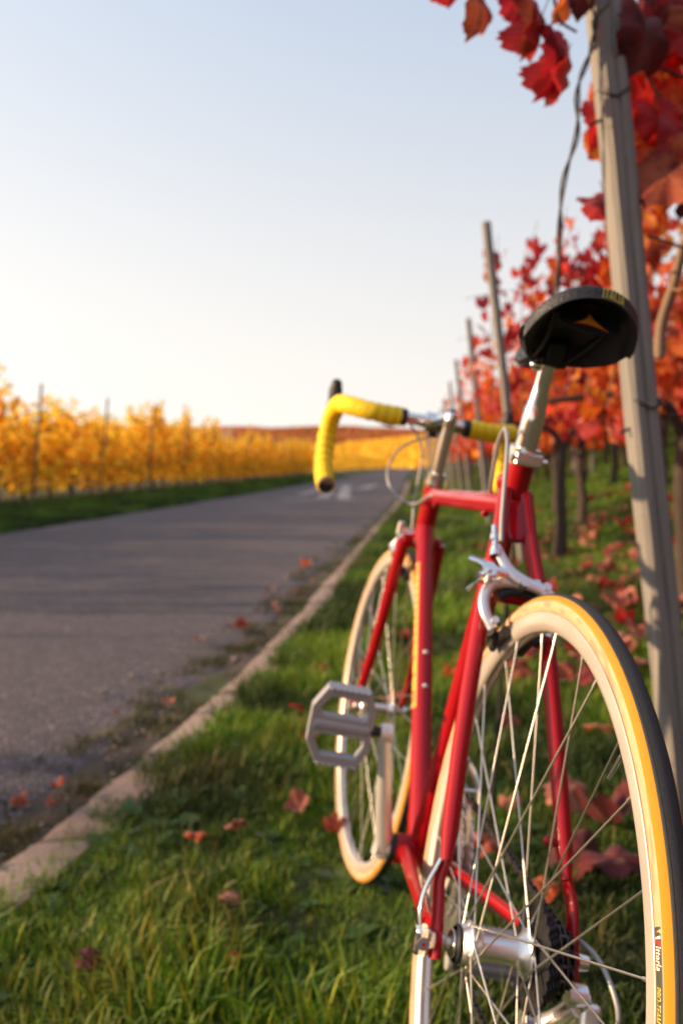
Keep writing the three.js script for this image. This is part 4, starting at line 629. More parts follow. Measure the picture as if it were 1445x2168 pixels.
  // wheels
  const tanTex = dataTex(256, 64, (i, j) => { const w = 0.5 + 0.5 * Math.sin(((i + j * 1.0) / 256) * Math.PI * 2 * 64), n = noise(i / 6, j / 6, 42); const f = (b) => Math.pow(clamp(b * (0.86 + 0.12 * w + 0.16 * (n - 0.5)), 0, 1), 1 / 2.2); return [f(0.60), f(0.385), f(0.215)].map((c) => c * (1 - 0.13 * sstep(0.55, 0.75, noise(i / 14 + 3, j / 9, 18)))); }, true, 5, 1);
  const yelTex = dataTex(128, 128, (i, j) => { const w = Math.sin((i / 128) * Math.PI * 2 * 16), v = Math.sin((j / 128) * Math.PI * 2 * 8), k = 0.80 + 0.22 * w * v; const f = (b) => Math.pow(clamp(b * k, 0, 1), 1 / 2.2); return [f(0.84), f(0.40), f(0.012)]; }, true, 90, 1);
  const yelBump = dataTex(128, 128, (i, j) => 0.5 + 0.5 * Math.sin((i / 128) * Math.PI * 2 * 16) * Math.sin((j / 128) * Math.PI * 2 * 8), false, 90, 1);
  const casing = new THREE.MeshStandardMaterial({ map: tanTex, roughness: 0.75, side: THREE.DoubleSide }), baseTape = new THREE.MeshStandardMaterial({ map: yelTex, bumpMap: yelBump, bumpScale: 0.0006, roughness: 0.6, side: THREE.DoubleSide });
  const treadBump = dataTex(64, 64, (i, j) => noise(i / 3, j / 3, 21) * 0.5); treadBump.repeat.set(200, 4);
  const tread = std([0.016, 0.017, 0.02], 0.62, 0, { bumpMap: treadBump, bumpScale: 0.0004 });
  const rimMat = std([0.66, 0.60, 0.54], 0.48, 0.6, { roughnessMap: scratch });
  function wheel(name, C, M, front) {
    const tf = (g) => { const q = merged(g); q.translate(C.x, C.y, 0); if (M) q.applyMatrix4(M); return q; };
    const w = new THREE.Group(); w.name = name; bike.add(w);
    const RC = 0.3240, rt = 0.0116, arc = (a0, a1, n, dr = 0) => range(a0, a1, n).map((a) => [RC + Math.sin(a) * (rt + dr), Math.cos(a) * (rt + dr)]);
    const D = Math.PI / 180, SEG = 220;
    obj('rim', tf([ring([[0.3005, 0], [0.2985, 0.0035], [0.299, 0.0062], [0.3015, 0.0086], [0.305, 0.0101], [0.3072, 0.0105], [0.316, 0.0107], [0.3174, 0.01], [0.3145, 0.0], [0.3174, -0.01], [0.316, -0.0107], [0.3072, -0.0105], [0.305, -0.0101], [0.3015, -0.0086], [0.299, -0.0062], [0.2985, -0.0035], [0.3005, 0]], SEG)]), rimMat, w);
    obj('tyre_casing', tf([ring(arc(-80 * D, 25 * D, 14), SEG), ring(arc(155 * D, 260 * D, 14), SEG)]), casing, w);
    obj('base_tape', tf([ring(arc(24 * D, 57 * D, 8, 0.0003), SEG), ring(arc(123 * D, 156 * D, 8, 0.0003), SEG)]), baseTape, w);
    obj('tread', tf([ring([[RC + Math.sin(56 * D) * rt, Math.cos(56 * D) * rt], ...arc(56 * D, 124 * D, 14, 0.0011), [RC + Math.sin(124 * D) * rt, Math.cos(124 * D) * rt]], SEG), ...[0.0052, -0.0052].map((z) => ring([[RC + 0.0113, z - 0.0002], [RC + 0.0118, z], [RC + 0.0113, z + 0.0002]], SEG))]), tread, w);
    // hub
    const fl = front ? 0.0335 : 0.0355, fr = front ? 0.0335 : 0.0205, fr_r = front ? 0.0175 : 0.0225, axl = front ? 0.05 : 0.063;
    obj('hub', tf([ring([[0.0001, -fl - 0.0125], [0.0085, -fl - 0.0125], [0.011, -fl - 0.010], front ? [0.011, -fl - 0.006] : [0.0175, -fl - 0.008], front ? [0.0125, -fl - 0.003] : [0.019, -fl - 0.0025], [fr_r - 0.001, -fl - 0.0018], [fr_r, -fl], [fr_r - 0.0008, -fl + 0.0022], [front ? 0.011 : 0.0165, -fl + 0.006], [front ? 0.0085 : 0.0115, -fl + 0.014], [front ? 0.0085 : 0.0115, fr - 0.012], [front ? 0.011 : 0.0155, fr - 0.005], [fr_r - 0.001, fr - 0.0018], [fr_r, fr], [fr_r - 0.001, fr + 0.0018], [0.012, fr + 0.004], [0.0001, fr + 0.005]], 40)]), alloy, w);
    obj('axle', tf([rod(V(0, 0, -axl), V(0, 0, axl), 0.0048), ring([[0.0001, -fl - 0.017], [0.0115, -fl - 0.017], [0.0125, -fl - 0.0145], [0.0105, -fl - 0.012]], 24), ring([[0.008, -axl], [0.008, -axl + 0.006], [0.0048, -axl + 0.007]], 16), ring([[0.008, axl], [0.008, axl - 0.006], [0.0048, axl - 0.007]], 16)]), steel, w);
    if (!front) obj('dust_cap', tf([ring([[0.0155, -fl - 0.013], [0.0172, -fl - 0.0115], [0.0172, -fl - 0.0088], [0.0158, -fl - 0.008]], 30)]), black, w);
    const phase = front ? 0.08 : wheel.phase ?? 0.1;
    for (let i = 0; i < 32; i++) {
      const side = i % 2 ? 1 : -1, j = (i - (i % 2)) / 2, trail = j % 2 ? 1 : -1, rimA = (i / 32) * Math.PI * 2 + phase, hubA = rimA - trail * 1.17, z = side < 0 ? -fl : fr, zo = z + (j % 2 ? 0.0015 : -0.0015) * side;
      const a = V(Math.cos(hubA) * (fr_r - 0.003), Math.sin(hubA) * (fr_r - 0.003), zo), b = V(Math.cos(rimA) * 0.2995, Math.sin(rimA) * 0.2995, side * 0.003), n = b.clone().lerp(a, 0.035);
      obj('spoke', [tf([rod(a, b, 0.00098, 0.00098, 7), rod(b, n, 0.0019, 0.0016, 8), ball(a, 0.0018, 7)])], steel, w);
    }
    return w;
  }
  wheel.phase = -0.026;
  const rear = wheel('rear_wheel', HUB, null, false);
  { // cassette
    const teeth = [23, 21, 19, 17, 15, 14, 13, 12];
    teeth.forEach((n, i) => { const r = n * 0.00202 + 0.0012, sh = new THREE.Shape(); for (let k = 0; k < n * 4; k++) { const a = (k / (n * 4)) * Math.PI * 2, q = r + (k % 4 < 2 ? 0.0022 : -0.0016), x = Math.cos(a) * q, y = Math.sin(a) * q; k ? sh.lineTo(x, y) : sh.moveTo(x, y); } sh.closePath(); const h = new THREE.Path(); h.absarc(0, 0, 0.0145, 0, Math.PI * 2, true); sh.holes.push(h); const g = new THREE.ExtrudeGeometry(sh, { depth: 0.0019, bevelEnabled: true, bevelSize: 0.0002, bevelThickness: 0.0002, bevelSegments: 1 }); g.translate(0, WR, 0.0255 + i * 0.0044); obj('cog', g, dark, rear); });
    obj('freehub', [rod(V(0, WR, 0.022), V(0, WR, 0.061), 0.0155, 0.0155, 22)], dark, rear);
    // the valve
    obj('valve', rod(V(Math.cos(2.2) * 0.262, WR + Math.sin(2.2) * 0.262, 0), V(Math.cos(2.2) * 0.3, WR + Math.sin(2.2) * 0.3, 0), 0.002, 0.003), chrome, rear);
  }
  { // printed label on the sidewall
    const cv = document.createElement('canvas'); cv.width = 1024; cv.height = 72; const c = cv.getContext('2d'); c.fillStyle = '#3f4038'; c.fillRect(0, 0, 1024, 72); c.fillStyle = '#d9b184'; c.beginPath(); c.moveTo(0, 0); c.lineTo(70, 0); c.lineTo(34, 30); c.lineTo(60, 36); c.lineTo(20, 0); c.fill();
    c.textBaseline = 'middle'; c.fillStyle = '#e8e2d6'; c.beginPath(); c.moveTo(86, 4); c.lineTo(118, 4); c.lineTo(116, 68); c.lineTo(104, 68); c.fill(); c.fillStyle = '#d8202a'; c.beginPath(); c.moveTo(150, 2); c.lineTo(190, 2); c.lineTo(136, 70); c.lineTo(112, 70); c.fill();
    c.fillStyle = '#f1ece2'; c.font = 'italic bold 78px sans-serif'; c.fillText('ittoria', 176, 36, 330); c.fillStyle = '#d8c21e'; c.font = 'italic 70px sans-serif'; c.fillText('PRO-TEAM', 556, 38, 392); c.fillStyle = '#e0262c'; c.fillRect(966, 0, 58, 72);
    const tx = new THREE.CanvasTexture(cv); tx.colorSpace = THREE.SRGBColorSpace; tx.minFilter = THREE.LinearFilter;
    const pos = [], nor = [], uv = [], idx = [], NA = 24, NB = 4, D = Math.PI / 180, RC = 0.3240, rt = 0.01178;
    for (let i = 0; i <= NA; i++) for (let k = 0; k <= NB; k++) { const th = lerp(150.6, 161.0, i / NA) * D, f = lerp(-22, 17, k / NB) * D, r = RC + Math.sin(f) * rt, z = -Math.cos(f) * rt; pos.push(Math.cos(th) * r, WR + Math.sin(th) * r, z); nor.push(Math.cos(th) * Math.sin(f), Math.sin(th) * Math.sin(f), -Math.cos(f)); uv.push(i / NA, k / NB); }
    for (let i = 0; i < NA; i++) for (let k = 0; k < NB; k++) { const a = i * (NB + 1) + k; idx.push(a, a + NB + 1, a + 1, a + 1, a + NB + 1, a + NB + 2); }
    const g = new THREE.BufferGeometry(); g.setAttribute('position', new THREE.Float32BufferAttribute(pos, 3)); g.setAttribute('normal', new THREE.Float32BufferAttribute(nor, 3)); g.setAttribute('uv', new THREE.Float32BufferAttribute(uv, 2)); g.setIndex(idx);
    obj('tyre_label', g, std([1, 1, 1], 0.6, 0, { map: tx }), rear);
  }
  wheel('front_wheel', V(FH.x, FH.y, 0), SM, true);

  // quick release at the rear hub
  {
    const q = V(0, WR, -0.0755);
    const qr = obj('quick_release', [rod(V(0, WR, -0.0685), V(0, WR, -0.087), 0.0095, 0.0085, 20), (() => { const b = box(0.016, 0.026, 0.016, 0.005); b.translate(q.x - 0.002, q.y, q.z - 0.004); return b; })(), sweep([off(q, 0, 0.004, -0.006), off(q, 0.006, 0.022, -0.009), off(q, 0.016, 0.04, -0.005), off(q, 0.026, 0.056, 0.004), off(q, 0.03, 0.064, 0.008)], (t) => lerp(0.0058, 0.0042, t), { seg: 18, flat: 0.5, ref: V(0, 0, 1) }), rod(V(0, WR, 0.0685), V(0, WR, 0.08), 0.0085, 0.007, 16)], chrome, bike);
    obj('lever_cap', [rod(off(q, -0.0106, 0.0, -0.004), off(q, -0.0112, 0.0, -0.004), 0.0058, 0.0058, 18)], satin, qr); obj('red_dot', rod(off(q, -0.0111, 0.0, -0.004), off(q, -0.0116, 0.0, -0.004), 0.002, 0.002, 12), std([0.5, 0.02, 0.02], 0.5), qr);
  }
  // fork, steered with the bar
  {
    const cr = headAt(0.378), fork = obj('fork', steer([sweep([off(cr, 0, 0, -0.036), off(cr, 0, 0.004, 0), off(cr, 0, 0, 0.036)], 0.0135, { seg: 12, radial: 14, flat: 0.8, ref: V(1, 0, 0) }), rod(headAt(0.37), headAt(0.40), 0.0165)]), red, bike);
    for (const s of [-1, 1]) obj('fork_blade', steer([sweep([off(cr, 0, 0.002, s * 0.035), off(headAt(0.25), 0.001, 0, s * 0.0405), off(headAt(0.12).addScaledVector(fn, 0.006), 0, 0, s * 0.0455), off(headAt(0.04).addScaledVector(fn, 0.025), 0, 0, s * 0.0485), off(FH, -0.002, 0.012, s * 0.05)], (t) => lerp(0.0125, 0.0072, t), { seg: 30, radial: 16, flat: 1, ref: V(0, 0, 1) }), rod(off(FH, 0, 0, s * 0.048), off(FH, 0, 0, s * 0.053), 0.009)]), red, fork);
    obj('skewer_nut', steer([rod(off(FH, 0, 0, -0.053), off(FH, 0, 0, -0.066), 0.0085, 0.0075)]), chrome, fork);
    obj('skewer_lever', steer([rod(off(FH, 0, 0, 0.053), off(FH, 0, 0, 0.068), 0.0085, 0.008), sweep([off(FH, 0, 0, 0.062), off(FH, -0.02, 0.01, 0.066), off(FH, -0.045, 0.02, 0.06)], 0.0045, { seg: 10 })]), chrome, fork);
  }
  // headset, stem, bar
  {
    obj('headset', [steer([rod(headAt(0.492), headAt(0.500), 0.0205, 0.0205, 24), rod(headAt(0.500), headAt(0.508), 0.0185, 0.0185, 24), rod(headAt(0.508), headAt(0.517), 0.0188, 0.0172, 8)]), rod(headAt(0.378), headAt(0.388), 0.0212, 0.0212, 24)], chrome, bike);
    const q1 = headAt(0.6235), C = V(q1.x + 0.1091, q1.y, 0); // bar clamp centre
    const stem = obj('stem', steer([sweep([headAt(0.50), headAt(0.615)], 0.0112, { radial: 24 }), sweep([headAt(0.606), q1, off(q1, 0.02, 0, 0)], 0.0118, { seg: 10, radial: 20 }), sweep([off(q1, 0.004, 0, 0), off(C, -0.02, 0, 0)], (t) => lerp(0.0122, 0.0125, t), { radial: 20, seg: 4 }), rod(off(C, 0, 0, -0.021), off(C, 0, 0, 0.021), 0.0195, 0.0195, 26), ball(q1.clone().addScaledVector(ax, 0.002), 0.0115)]), chrome, bike);
    obj('stem_bolt', steer([rod(q1.clone().addScaledVector(ax, 0.008), q1.clone().addScaledVector(ax, 0.0155), 0.0068), rod(off(C, 0.002, -0.024, -0.008), off(C, 0.002, -0.024, 0.008), 0.005)]), dark, stem);
    const bt = THREE.MathUtils.degToRad(14.2), B = (f, down, z) => V(C.x + f * Math.cos(bt) + down * Math.sin(bt), C.y + f * Math.sin(bt) - down * Math.cos(bt), z);
    const tapeMat = std([0.92, 0.63, 0.004], 0.62, 0, { map: dataTex(64, 64, (i, j) => { const seam = 1 - 0.38 * sstep(0.86, 0.97, j / 64) - 0.2 * sstep(0.07, 0.0, j / 64), n = 0.86 + 0.2 * noise(i / 9, j / 9, 7), f = Math.pow(clamp(seam * n, 0, 1), 1 / 2.2); return [f, f, f]; }, true), bumpMap: dataTex(64, 64, (i, j) => noise(i / 3, j / 3, 21)), bumpScale: 0.0008 });
    const bar = obj('handlebar', steer(sweep([B(0, 0, -0.07), B(0, 0, -0.03), B(0, 0, 0.03), B(0, 0, 0.07)], (t) => 0.0118 + 0.0012 * sstep(0.25, 0.08, Math.abs(t - 0.5)), { seg: 20, radial: 22 })), chrome, bike);
    for (const s of [-1, 1]) {
      const curve = [B(0, 0, s * 0.066), B(0, 0, s * 0.10), B(0.006, 0, s * 0.135), B(0.032, 0.0, s * 0.168), B(0.068, 0.006, s * 0.181), B(0.096, 0.032, s * 0.187), B(0.100, 0.066, s * 0.1895), B(0.082, 0.104, s * 0.191), B(0.045, 0.132, s * 0.192), B(0.0, 0.145, s * 0.193), B(-0.036, 0.150, s * 0.193)];
      const turns = 20; obj('bar_tape', steer(sweep(curve, (t) => { const f = (t * turns) % 1; return 0.0164 + 0.0030 * Math.pow(f, 0.7) - 0.0010 * sstep(0.9, 1, f) + 0.0004 * noise(t * 40, s * 3 + 5); }, { seg: 270, radial: 20, uvT: turns })), tapeMat, bar);
      obj('finishing_tape', steer(rod(B(0, 0, s * 0.058), B(0, 0, s * 0.073), 0.0168, 0.0182, 20)), black, bar);
      const e = B(-0.036, 0.150, s * 0.193), e2 = B(-0.043, 0.151, s * 0.193); obj('bar_plug', steer([rod(e, e2, 0.0168, 0.0155, 18)]), std([0.28, 0.24, 0.2], 0.35, 0.7), bar); obj('plug_recess', steer([rod(B(-0.0432, 0.151, s * 0.193), B(-0.0437, 0.151, s * 0.193), 0.0125, 0.0125, 16)]), dark, bar);
      // brake lever: hood standing off the front of the bend, blade hanging in front of the drop
      const hp = [B(0.085, 0.022, s * 0.1855), B(0.104, 0.006, s * 0.1865), B(0.118, -0.014, s * 0.187), B(0.122, -0.027, s * 0.187)];
      const lev = obj('brake_lever', steer([sweep(hp, (t) => lerp(0.0145, 0.0155, t) * (1 - 0.4 * Math.pow(t, 8)), { seg: 20, radial: 16, flat: 0.95, ref: V(0, 0, 1) }), ball(hp[3], 0.0115)]), black, bar);
      obj('lever_blade', steer(sweep([B(0.128, -0.008, s * 0.1875), B(0.146, 0.02, s * 0.189), B(0.148, 0.055, s * 0.191), B(0.130, 0.098, s * 0.196), B(0.115, 0.118, s * 0.2)], (t) => lerp(0.007, 0.0082, t), { seg: 20, radial: 12, flat: 0.5, ref: V(0.7, 0.7, 0) })), s < 0 ? dark : satin, lev);
    }
    // cables: from the levers, round in loops to the front brake and along the top tube
    const cab = (pts, r = 0.0025, m = housing) => obj('brake_cable', sweep(pts, r, { seg: 60, radial: 8 }), m, bike);
    bike.updateMatrixWorld(); const inv = bike.matrixWorld.clone().invert(), W = (x, y, d) => PX(x, y, d).applyMatrix4(inv);
    cab([W(848, 884, 1.74), W(868, 900, 1.75), W(886, 930, 1.75), W(893, 965, 1.75), W(886, 1010, 1.74), W(877, 1060, 1.73), W(873, 1110, 1.72), W(870, 1158, 1.72)]);
    cab([W(985, 915, 1.80), W(950, 918, 1.82), W(910, 925, 1.82), W(870, 936, 1.78), W(838, 958, 1.74), W(821, 992, 1.72), W(823, 1025, 1.70), W(842, 1052, 1.68), W(872, 1067, 1.65), V(0.752, 0.776, -0.016), V(0.735, 0.7775, -0.006)], 0.0024);
    cab([V(0.735, 0.7775, -0.006), V(0.36, 0.7775, -0.006)], 0.001, steel);
    cab([V(0.354, 0.7775, -0.006), V(0.318, 0.795, -0.016), V(0.278, 0.835, -0.026), V(0.236, 0.847, -0.031), V(0.200, 0.826, -0.034), V(0.176, 0.775, -0.0345), V(0.162, 0.735, -0.034), V(0.152, 0.712, -0.033)], 0.0027);
  }
  // rear brake: dual-pivot caliper hung behind the stays
  {
    const dn = V(-0.486, -0.874, 0), bk = V(-0.874, 0.486, 0), O = V(0.176, 0.652, 0);
    const K = (z, r, b) => O.clone().addScaledVector(dn, 0.363 - r).addScaledVector(bk, b).add(V(0, 0, z));
    const bar = (pts, w, flat, seg = 24) => sweep(pts, w, { seg, radial: 14, flat, ref: bk });
    const cal = obj('rear_brake', [bar([K(-0.033, 0.408, 0.030), K(-0.026, 0.395, 0.030), K(-0.014, 0.378, 0.030), K(0.004, 0.368, 0.030), K(0.024, 0.362, 0.030), K(0.038, 0.348, 0.029), K(0.041, 0.330, 0.026), K(0.032, 0.312, 0.022)], (t) => lerp(0.0062, 0.0078, sstep(0.1, 0.4, t)) - 0.002 * sstep(0.7, 1, t), 0.55, 36)], alloy, bike);
    obj('caliper_arm', [bar([K(0.022, 0.372, 0.022), K(0.004, 0.370, 0.022), K(-0.018, 0.369, 0.022), K(-0.034, 0.362, 0.022), K(-0.041, 0.345, 0.022), K(-0.039, 0.328, 0.022), K(-0.030, 0.311, 0.021)], (t) => lerp(0.0075, 0.0062, t), 0.6, 36), rod(K(-0.030, 0.318, 0.031), K(-0.030, 0.318, 0.010), 0.0042), rod(K(0.0, 0.366, 0.038), K(0.0, 0.366, -0.004), 0.0058), rod(K(0.026, 0.366, 0.036), K(0.026, 0.366, 0.014), 0.005)], alloy, cal);
    obj('release_lever', [bar([K(-0.020, 0.372, 0.034), K(-0.036, 0.374, 0.036), K(-0.052, 0.382, 0.036), K(-0.064, 0.385, 0.034)], (t) => lerp(0.0072, 0.0036, t), 0.5, 16), rod(K(-0.042, 0.372, 0.042), K(-0.042, 0.372, 0.018), 0.0085, 0.0085, 18), rod(K(-0.0425, 0.372, 0.046), K(-0.0425, 0.372, 0.018), 0.0045, 0.0045, 6), rod(K(-0.052, 0.364, 0.034), K(-0.047, 0.366, 0.034), 0.005)], chrome, cal);
    obj('cable_end', sweep([K(-0.046, 0.366, 0.036), K(-0.058, 0.352, 0.037), K(-0.066, 0.343, 0.038)], (t) => (t > 0.55 ? 0.0019 : 0.0008), { seg: 16, radial: 8 }), steel, cal);
    obj('cable_adjuster', [rod(K(-0.033, 0.404, 0.030), K(-0.033, 0.424, 0.026), 0.0042), rod(K(-0.033, 0.416, 0.027), K(-0.033, 0.424, 0.026), 0.0062, 0.0058, 10), rod(K(-0.033, 0.402, 0.030), K(-0.033, 0.3935, 0.031), 0.0068, 0.0068, 14), rod(K(-0.033, 0.426, 0.0255), K(-0.0335, 0.437, 0.024), 0.004, 0.0036)], chrome, cal);
    const arch = bar([K(-0.024, 0.352, 0.018), K(-0.01, 0.361, 0.018), K(0.01, 0.362, 0.018), K(0.026, 0.354, 0.018)], 0.0062, 0.5, 12); obj('pivot_plate', arch, dark, cal);
    for (const s of [-1, 1]) { const p = []; for (let i = 0; i <= 8; i++) { const a = Math.atan2(0.874, 0.486) + lerp(-0.075, 0.085, i / 8); p.push(V(Math.cos(a) * 0.3085, WR + Math.sin(a) * 0.3085, s * 0.0165)); } obj('brake_pad', [sweep(p, 0.0068, { seg: 14, radial: 10, flat: 0.75, ref: V(0, 0, 1) }), rod(K(s * 0.021, 0.3085, 0.006), K(s * 0.030, 0.311, 0.012), 0.0055)], black, cal); }
  }
  // front brake, seen past the down tube
  {
    const O = headAt(0.372).addScaledVector(fn, 0.012), F = (z, dn, f) => O.clone().addScaledVector(ax, -dn).addScaledVector(fn, f).add(V(0, 0, z));
    const fb = obj('front_brake', steer([sweep([F(-0.035, -0.016, 0.03), F(-0.018, -0.012, 0.03), F(0.01, -0.005, 0.03), F(0.034, 0.008, 0.03), F(0.041, 0.03, 0.026), F(0.030, 0.05, 0.02)], 0.0068, { seg: 24, radial: 12, flat: 0.6, ref: fn }), sweep([F(0.02, -0.01, 0.02), F(-0.012, -0.01, 0.02), F(-0.036, 0.002, 0.02), F(-0.042, 0.026, 0.018), F(-0.030, 0.05, 0.016)], 0.0068, { seg: 24, radial: 12, flat: 0.6, ref: fn }), rod(F(-0.036, -0.03, 0.03), F(-0.036, -0.006, 0.03), 0.006), rod(F(-0.0435, 0.02, 0.03), F(-0.0435, 0.02, -0.012), 0.0075)]), alloy, bike);
    for (const s of [-1, 1]) { const holder = steer([sweep([F(s * 0.017, 0.062, -0.028), F(s * 0.017, 0.062, 0.026)], 0.007, { radial: 10, seg: 4 }), rod(F(s * 0.018, 0.058, 0), F(s * 0.036, 0.046, 0), 0.0055)]); obj('brake_pad', holder, s > 0 ? satin : black, fb); }
  }
  // cranks, chainrings, pedals
  {
    const ca = THREE.MathUtils.degToRad(103.4), dir = V(Math.cos(ca), Math.sin(ca), 0), P = (s, r, z) => BB.clone().addScaledVector(dir, r * s).add(V(0, 0, z));
    obj('bottom_bracket', [rod(off(BB, 0, 0, -0.044), off(BB, 0, 0, -0.034), 0.0185, 0.0185, 22), rod(off(BB, 0, 0, 0.034), off(BB, 0, 0, 0.05), 0.0165, 0.0165, 22)], dark, bike);
    const arm = (s, side) => { const z0 = side * (side < 0 ? 0.053 : 0.062), z1 = side * (side < 0 ? 0.083 : 0.086); return obj('crank', [sweep([P(s, -0.012, z0), P(s, 0.01, z0), P(s, 0.06, lerp(z0, z1, 0.35)), P(s, 0.13, lerp(z0, z1, 0.8)), P(s, 0.158, z1), P(s, 0.178, z1)], (t) => lerp(0.0150, 0.0092, sstep(0.05, 0.85, t)) , { seg: 34, radial: 18, flat: 0.9, ref: V(0, 0, 1) }), rod(P(s, 0, z0 - side * 0.010), P(s, 0, z0 + side * 0.009), 0.0155, 0.0145, 22), rod(P(s, 0.169, z1 - 0.008), P(s, 0.169, z1 + 0.008), 0.0118, 0.0118, 18)], std([0.85, 0.85, 0.85], 0.36, 0.7), bike); };
    const pedal = (s, side, turn) => {
      const z1 = side * (side < 0 ? 0.083 : 0.086), c = P(s, 0.1693, z1 + side * 0.062), out = new THREE.Shape(); // x along the axle, y across
      out.moveTo(-0.030, 0.052); out.lineTo(0.026, 0.052); out.lineTo(0.042, 0.024); out.lineTo(0.042, -0.024); out.lineTo(0.026, -0.052); out.lineTo(-0.030, -0.052); out.lineTo(-0.041, -0.028); out.lineTo(-0.041, 0.028); out.closePath();
      for (const q of [-1, 1]) { const h = new THREE.Path(); h.moveTo(-0.0335, 0.0145 * q); h.lineTo(-0.026, 0.0115 * q); h.lineTo(0.026, 0.0115 * q); h.lineTo(0.0345, 0.0145 * q); h.lineTo(0.034, 0.0225 * q); h.lineTo(0.0215, 0.042 * q); h.lineTo(-0.0262, 0.042 * q); h.lineTo(-0.034, 0.0265 * q); h.closePath(); out.holes.push(h); }
      const g = new THREE.ExtrudeGeometry(out, { depth: 0.015, bevelEnabled: true, bevelSize: 0.0016, bevelThickness: 0.0016, bevelSegments: 2 }); g.translate(0, 0, -0.0075);
      const put = (q) => { q.applyMatrix4(new THREE.Matrix4().makeBasis(V(0, 0, -1), V(0, 1, 0), V(1, 0, 0))); q.rotateZ(turn); q.translate(c.x, c.y, c.z); return q; };
      const pl = [put(g)]; for (const q of [-1, 1]) { const pb = box(0.058, 0.0025, 0.024, 0.001); pb.translate(-0.002, q * 0.0525, 0); pl.push(put(pb)); for (let k = 0; k < 7; k++) for (const e of [-1, 1]) { const th = box(0.004, 0.003, 0.004, 0.0008); th.translate(-0.026 + k * 0.008, q * 0.0525, e * 0.013); pl.push(put(th)); } }
      const rd = new THREE.CylinderGeometry(0.0115, 0.0115, 0.074, 18); rd.rotateZ(Math.PI / 2); pl.push(put(rd));
      const pd = obj('pedal', pl, satin, bike); obj('pedal_axle', [rod(P(s, 0.169, z1 + side * 0.006), P(s, 0.169, z1 + side * 0.024), 0.0068), rod(P(s, 0.169, z1 + side * 0.018), P(s, 0.169, z1 + side * 0.022), 0.0098)], black, pd);
    };
    arm(1, -1); arm(-1, 1); pedal(1, -1, 0.16); pedal(-1, 1, 0.1);
    for (const [n, z, m] of [[50, 0.0455, alloy], [39, 0.0385, alloy]]) { const r = n * 0.00202, sh = new THREE.Shape(); for (let k = 0; k < n * 4; k++) { const a = (k / (n * 4)) * Math.PI * 2, q = r + (k % 4 < 2 ? 0.0024 : -0.0018), x = Math.cos(a) * q, y = Math.sin(a) * q; k ? sh.lineTo(x, y) : sh.moveTo(x, y); } sh.closePath(); const h = new THREE.Path(); h.absarc(0, 0, 0.064, 0, Math.PI * 2, true); sh.holes.push(h); const g = new THREE.ExtrudeGeometry(sh, { depth: 0.0025, bevelEnabled: false }); g.translate(BB.x, BB.y, z); obj('chainring', g, m, bike); }
    obj('spider', [0, 1, 2, 3, 4].map((k) => { const a = ca + Math.PI + k * 1.2566; return sweep([off(BB, 0, 0, 0.055), off(BB, Math.cos(a) * 0.04, Math.sin(a) * 0.04, 0.05), off(BB, Math.cos(a) * 0.069, Math.sin(a) * 0.069, 0.0445)], (t) => lerp(0.012, 0.0075, t), { seg: 8, radial: 10, flat: 0.5, ref: V(0, 0, 1) }); }), alloy, bike);
    // front derailleur cage over the rings
    obj('front_derailleur', [sweep([V(0.365, 0.372, 0.034), V(0.40, 0.385, 0.034), V(0.44, 0.38, 0.034)], 0.008, { seg: 8, radial: 10, flat: 0.2, ref: V(0, 0, 1) }), sweep([V(0.34, 0.35, 0.053), V(0.36, 0.378, 0.053), V(0.40, 0.39, 0.053), V(0.44, 0.386, 0.053)], 0.009, { seg: 8, radial: 10, flat: 0.2, ref: V(0, 0, 1) }), (() => { const b = box(0.022, 0.026, 0.03, 0.004); b.translate(0.372, 0.405, 0.022); return b; })(), rod(V(0.365, 0.372, 0.032), V(0.365, 0.374, 0.054), 0.003)], alloy, bike);
    // chain: links along the top run, round the ring, back through the derailleur
    const run = []; const z = (u) => 0.0445; const addArc = (c, r, a0, a1, n, zz) => { for (let i = 0; i <= n; i++) { const a = lerp(a0, a1, i / n); run.push(V(c.x + Math.cos(a) * r, c.y + Math.sin(a) * r, zz)); } };
    const pj = V(0.022, 0.255, 0.0445), pt = V(0.012, 0.205, 0.0445);
    addArc(HUB, 0.0345, -1.2, -4.35, 14, 0.0445); addArc(BB, 0.101, 1.92, -1.75, 30, 0.0465); addArc(pt, 0.0145, -1.2, -3.6, 8, 0.0445); addArc(pj, 0.0145, -0.6, 1.6, 6, 0.0445);
    let acc = 0, cur = 0; const links = []; const pathLen = []; for (let i = 0; i < run.length; i++) { if (i) acc += run[i].distanceTo(run[i - 1]); pathLen.push(acc); }
    const sample = (s) => { while (cur < run.length - 2 && pathLen[cur + 1] < s) cur++; const f = (s - pathLen[cur]) / Math.max(1e-6, pathLen[cur + 1] - pathLen[cur]); return run[cur].clone().lerp(run[cur + 1], clamp(f, 0, 1)); };
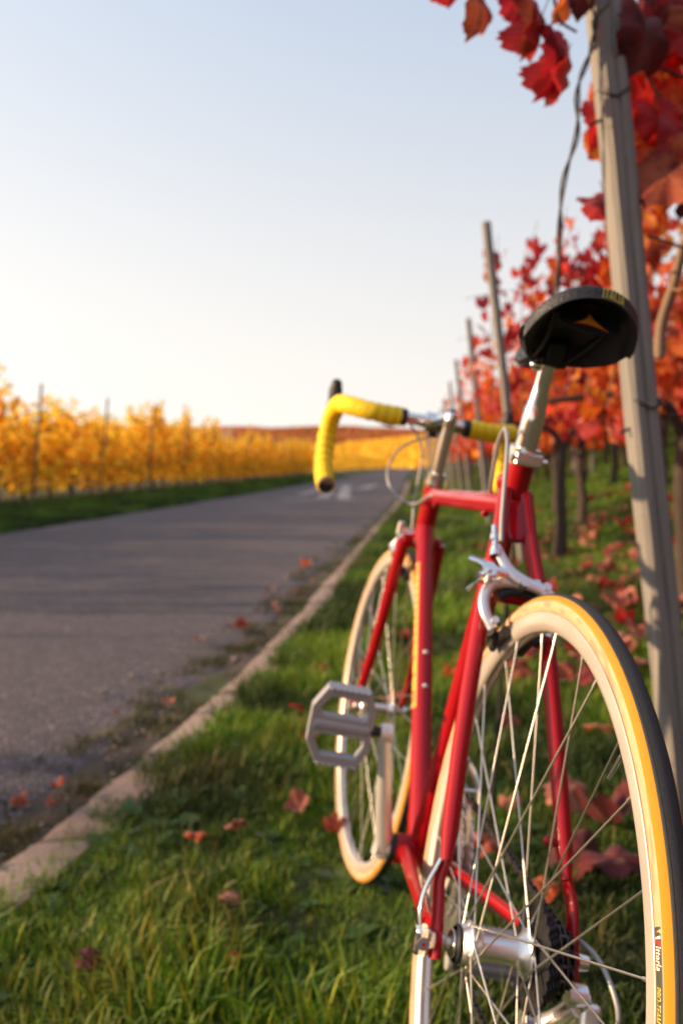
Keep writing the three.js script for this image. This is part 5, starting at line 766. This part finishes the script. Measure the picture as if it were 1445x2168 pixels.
    for (let s = 0, k = 0; s < acc - 0.0127; s += 0.0127, k++) { const a = sample(s); const save = cur, b = sample(s + 0.0127); cur = save; const ang = Math.atan2(b.y - a.y, b.x - a.x), m = a.clone().lerp(b, 0.5); for (const q of [-1, 1]) { const pl = new THREE.CylinderGeometry(0.0042, 0.0042, 0.0011, 8); pl.rotateX(Math.PI / 2); pl.scale(2.0, 0.9, 1); pl.rotateZ(ang); pl.translate(m.x, m.y, m.z + q * (k % 2 ? 0.0032 : 0.0021)); links.push(pl); } const pin = new THREE.CylinderGeometry(0.0022, 0.0022, 0.0076, 8); pin.rotateX(Math.PI / 2); pin.translate(a.x, a.y, a.z); links.push(pin); }
    const ch = obj('chain', links, std([0.10, 0.095, 0.09], 0.42, 0.9), bike);
    // rear derailleur
    const rd = obj('rear_derailleur', [rod(V(-0.004, 0.306, 0.064), V(-0.004, 0.306, 0.082), 0.011, 0.011, 18), sweep([V(-0.004, 0.306, 0.076), V(0.0, 0.288, 0.082), V(0.012, 0.270, 0.078)], 0.0135, { seg: 10, radial: 14, flat: 0.8, ref: V(0, 0, 1) }), sweep([V(-0.006, 0.296, 0.074), V(0.004, 0.278, 0.064), V(0.016, 0.264, 0.056)], 0.010, { seg: 10, radial: 12 }), (() => { const b = box(0.030, 0.036, 0.022, 0.006); b.rotateZ(-0.3); b.translate(-0.006, 0.284, 0.086); return b; })(), rod(V(0.022, 0.256, 0.036), V(0.022, 0.256, 0.066), 0.012, 0.012, 18)], alloy, bike);
    for (const q of [0.0385, 0.0505]) obj('cage_plate', sweep([off(pj, 0.004, 0.012, q - 0.0445), off(pj, 0, 0, q - 0.0445), off(pt, 0.001, 0, q - 0.0445), off(pt, -0.003, -0.014, q - 0.0445)], 0.0115, { seg: 14, radial: 12, flat: 0.12, ref: V(0, 0, 1) }), alloy, rd);
    for (const c of [pj, pt]) obj('jockey_wheel', rod(off(c, 0, 0, -0.004), off(c, 0, 0, 0.004), 0.0125, 0.0125, 18), black, rd);
    obj('gear_cable', sweep([V(-0.012, 0.292, 0.09), V(-0.045, 0.29, 0.092), V(-0.06, 0.325, 0.088), V(-0.03, 0.352, 0.078), V(0.03, 0.348, 0.068), V(0.12, 0.315, 0.056)], 0.0025, { seg: 40, radial: 8 }), housing, rd);
  }
}

// ───────────────────────── render ─────────────────────────
const renderer = new THREE.WebGLRenderer({ antialias: true });
renderer.setSize(682, 1024);
renderer.toneMapping = THREE.LinearToneMapping;
renderer.toneMappingExposure = EXPOSURE;
renderer.shadowMap.enabled = true;
renderer.render(scene, camera);
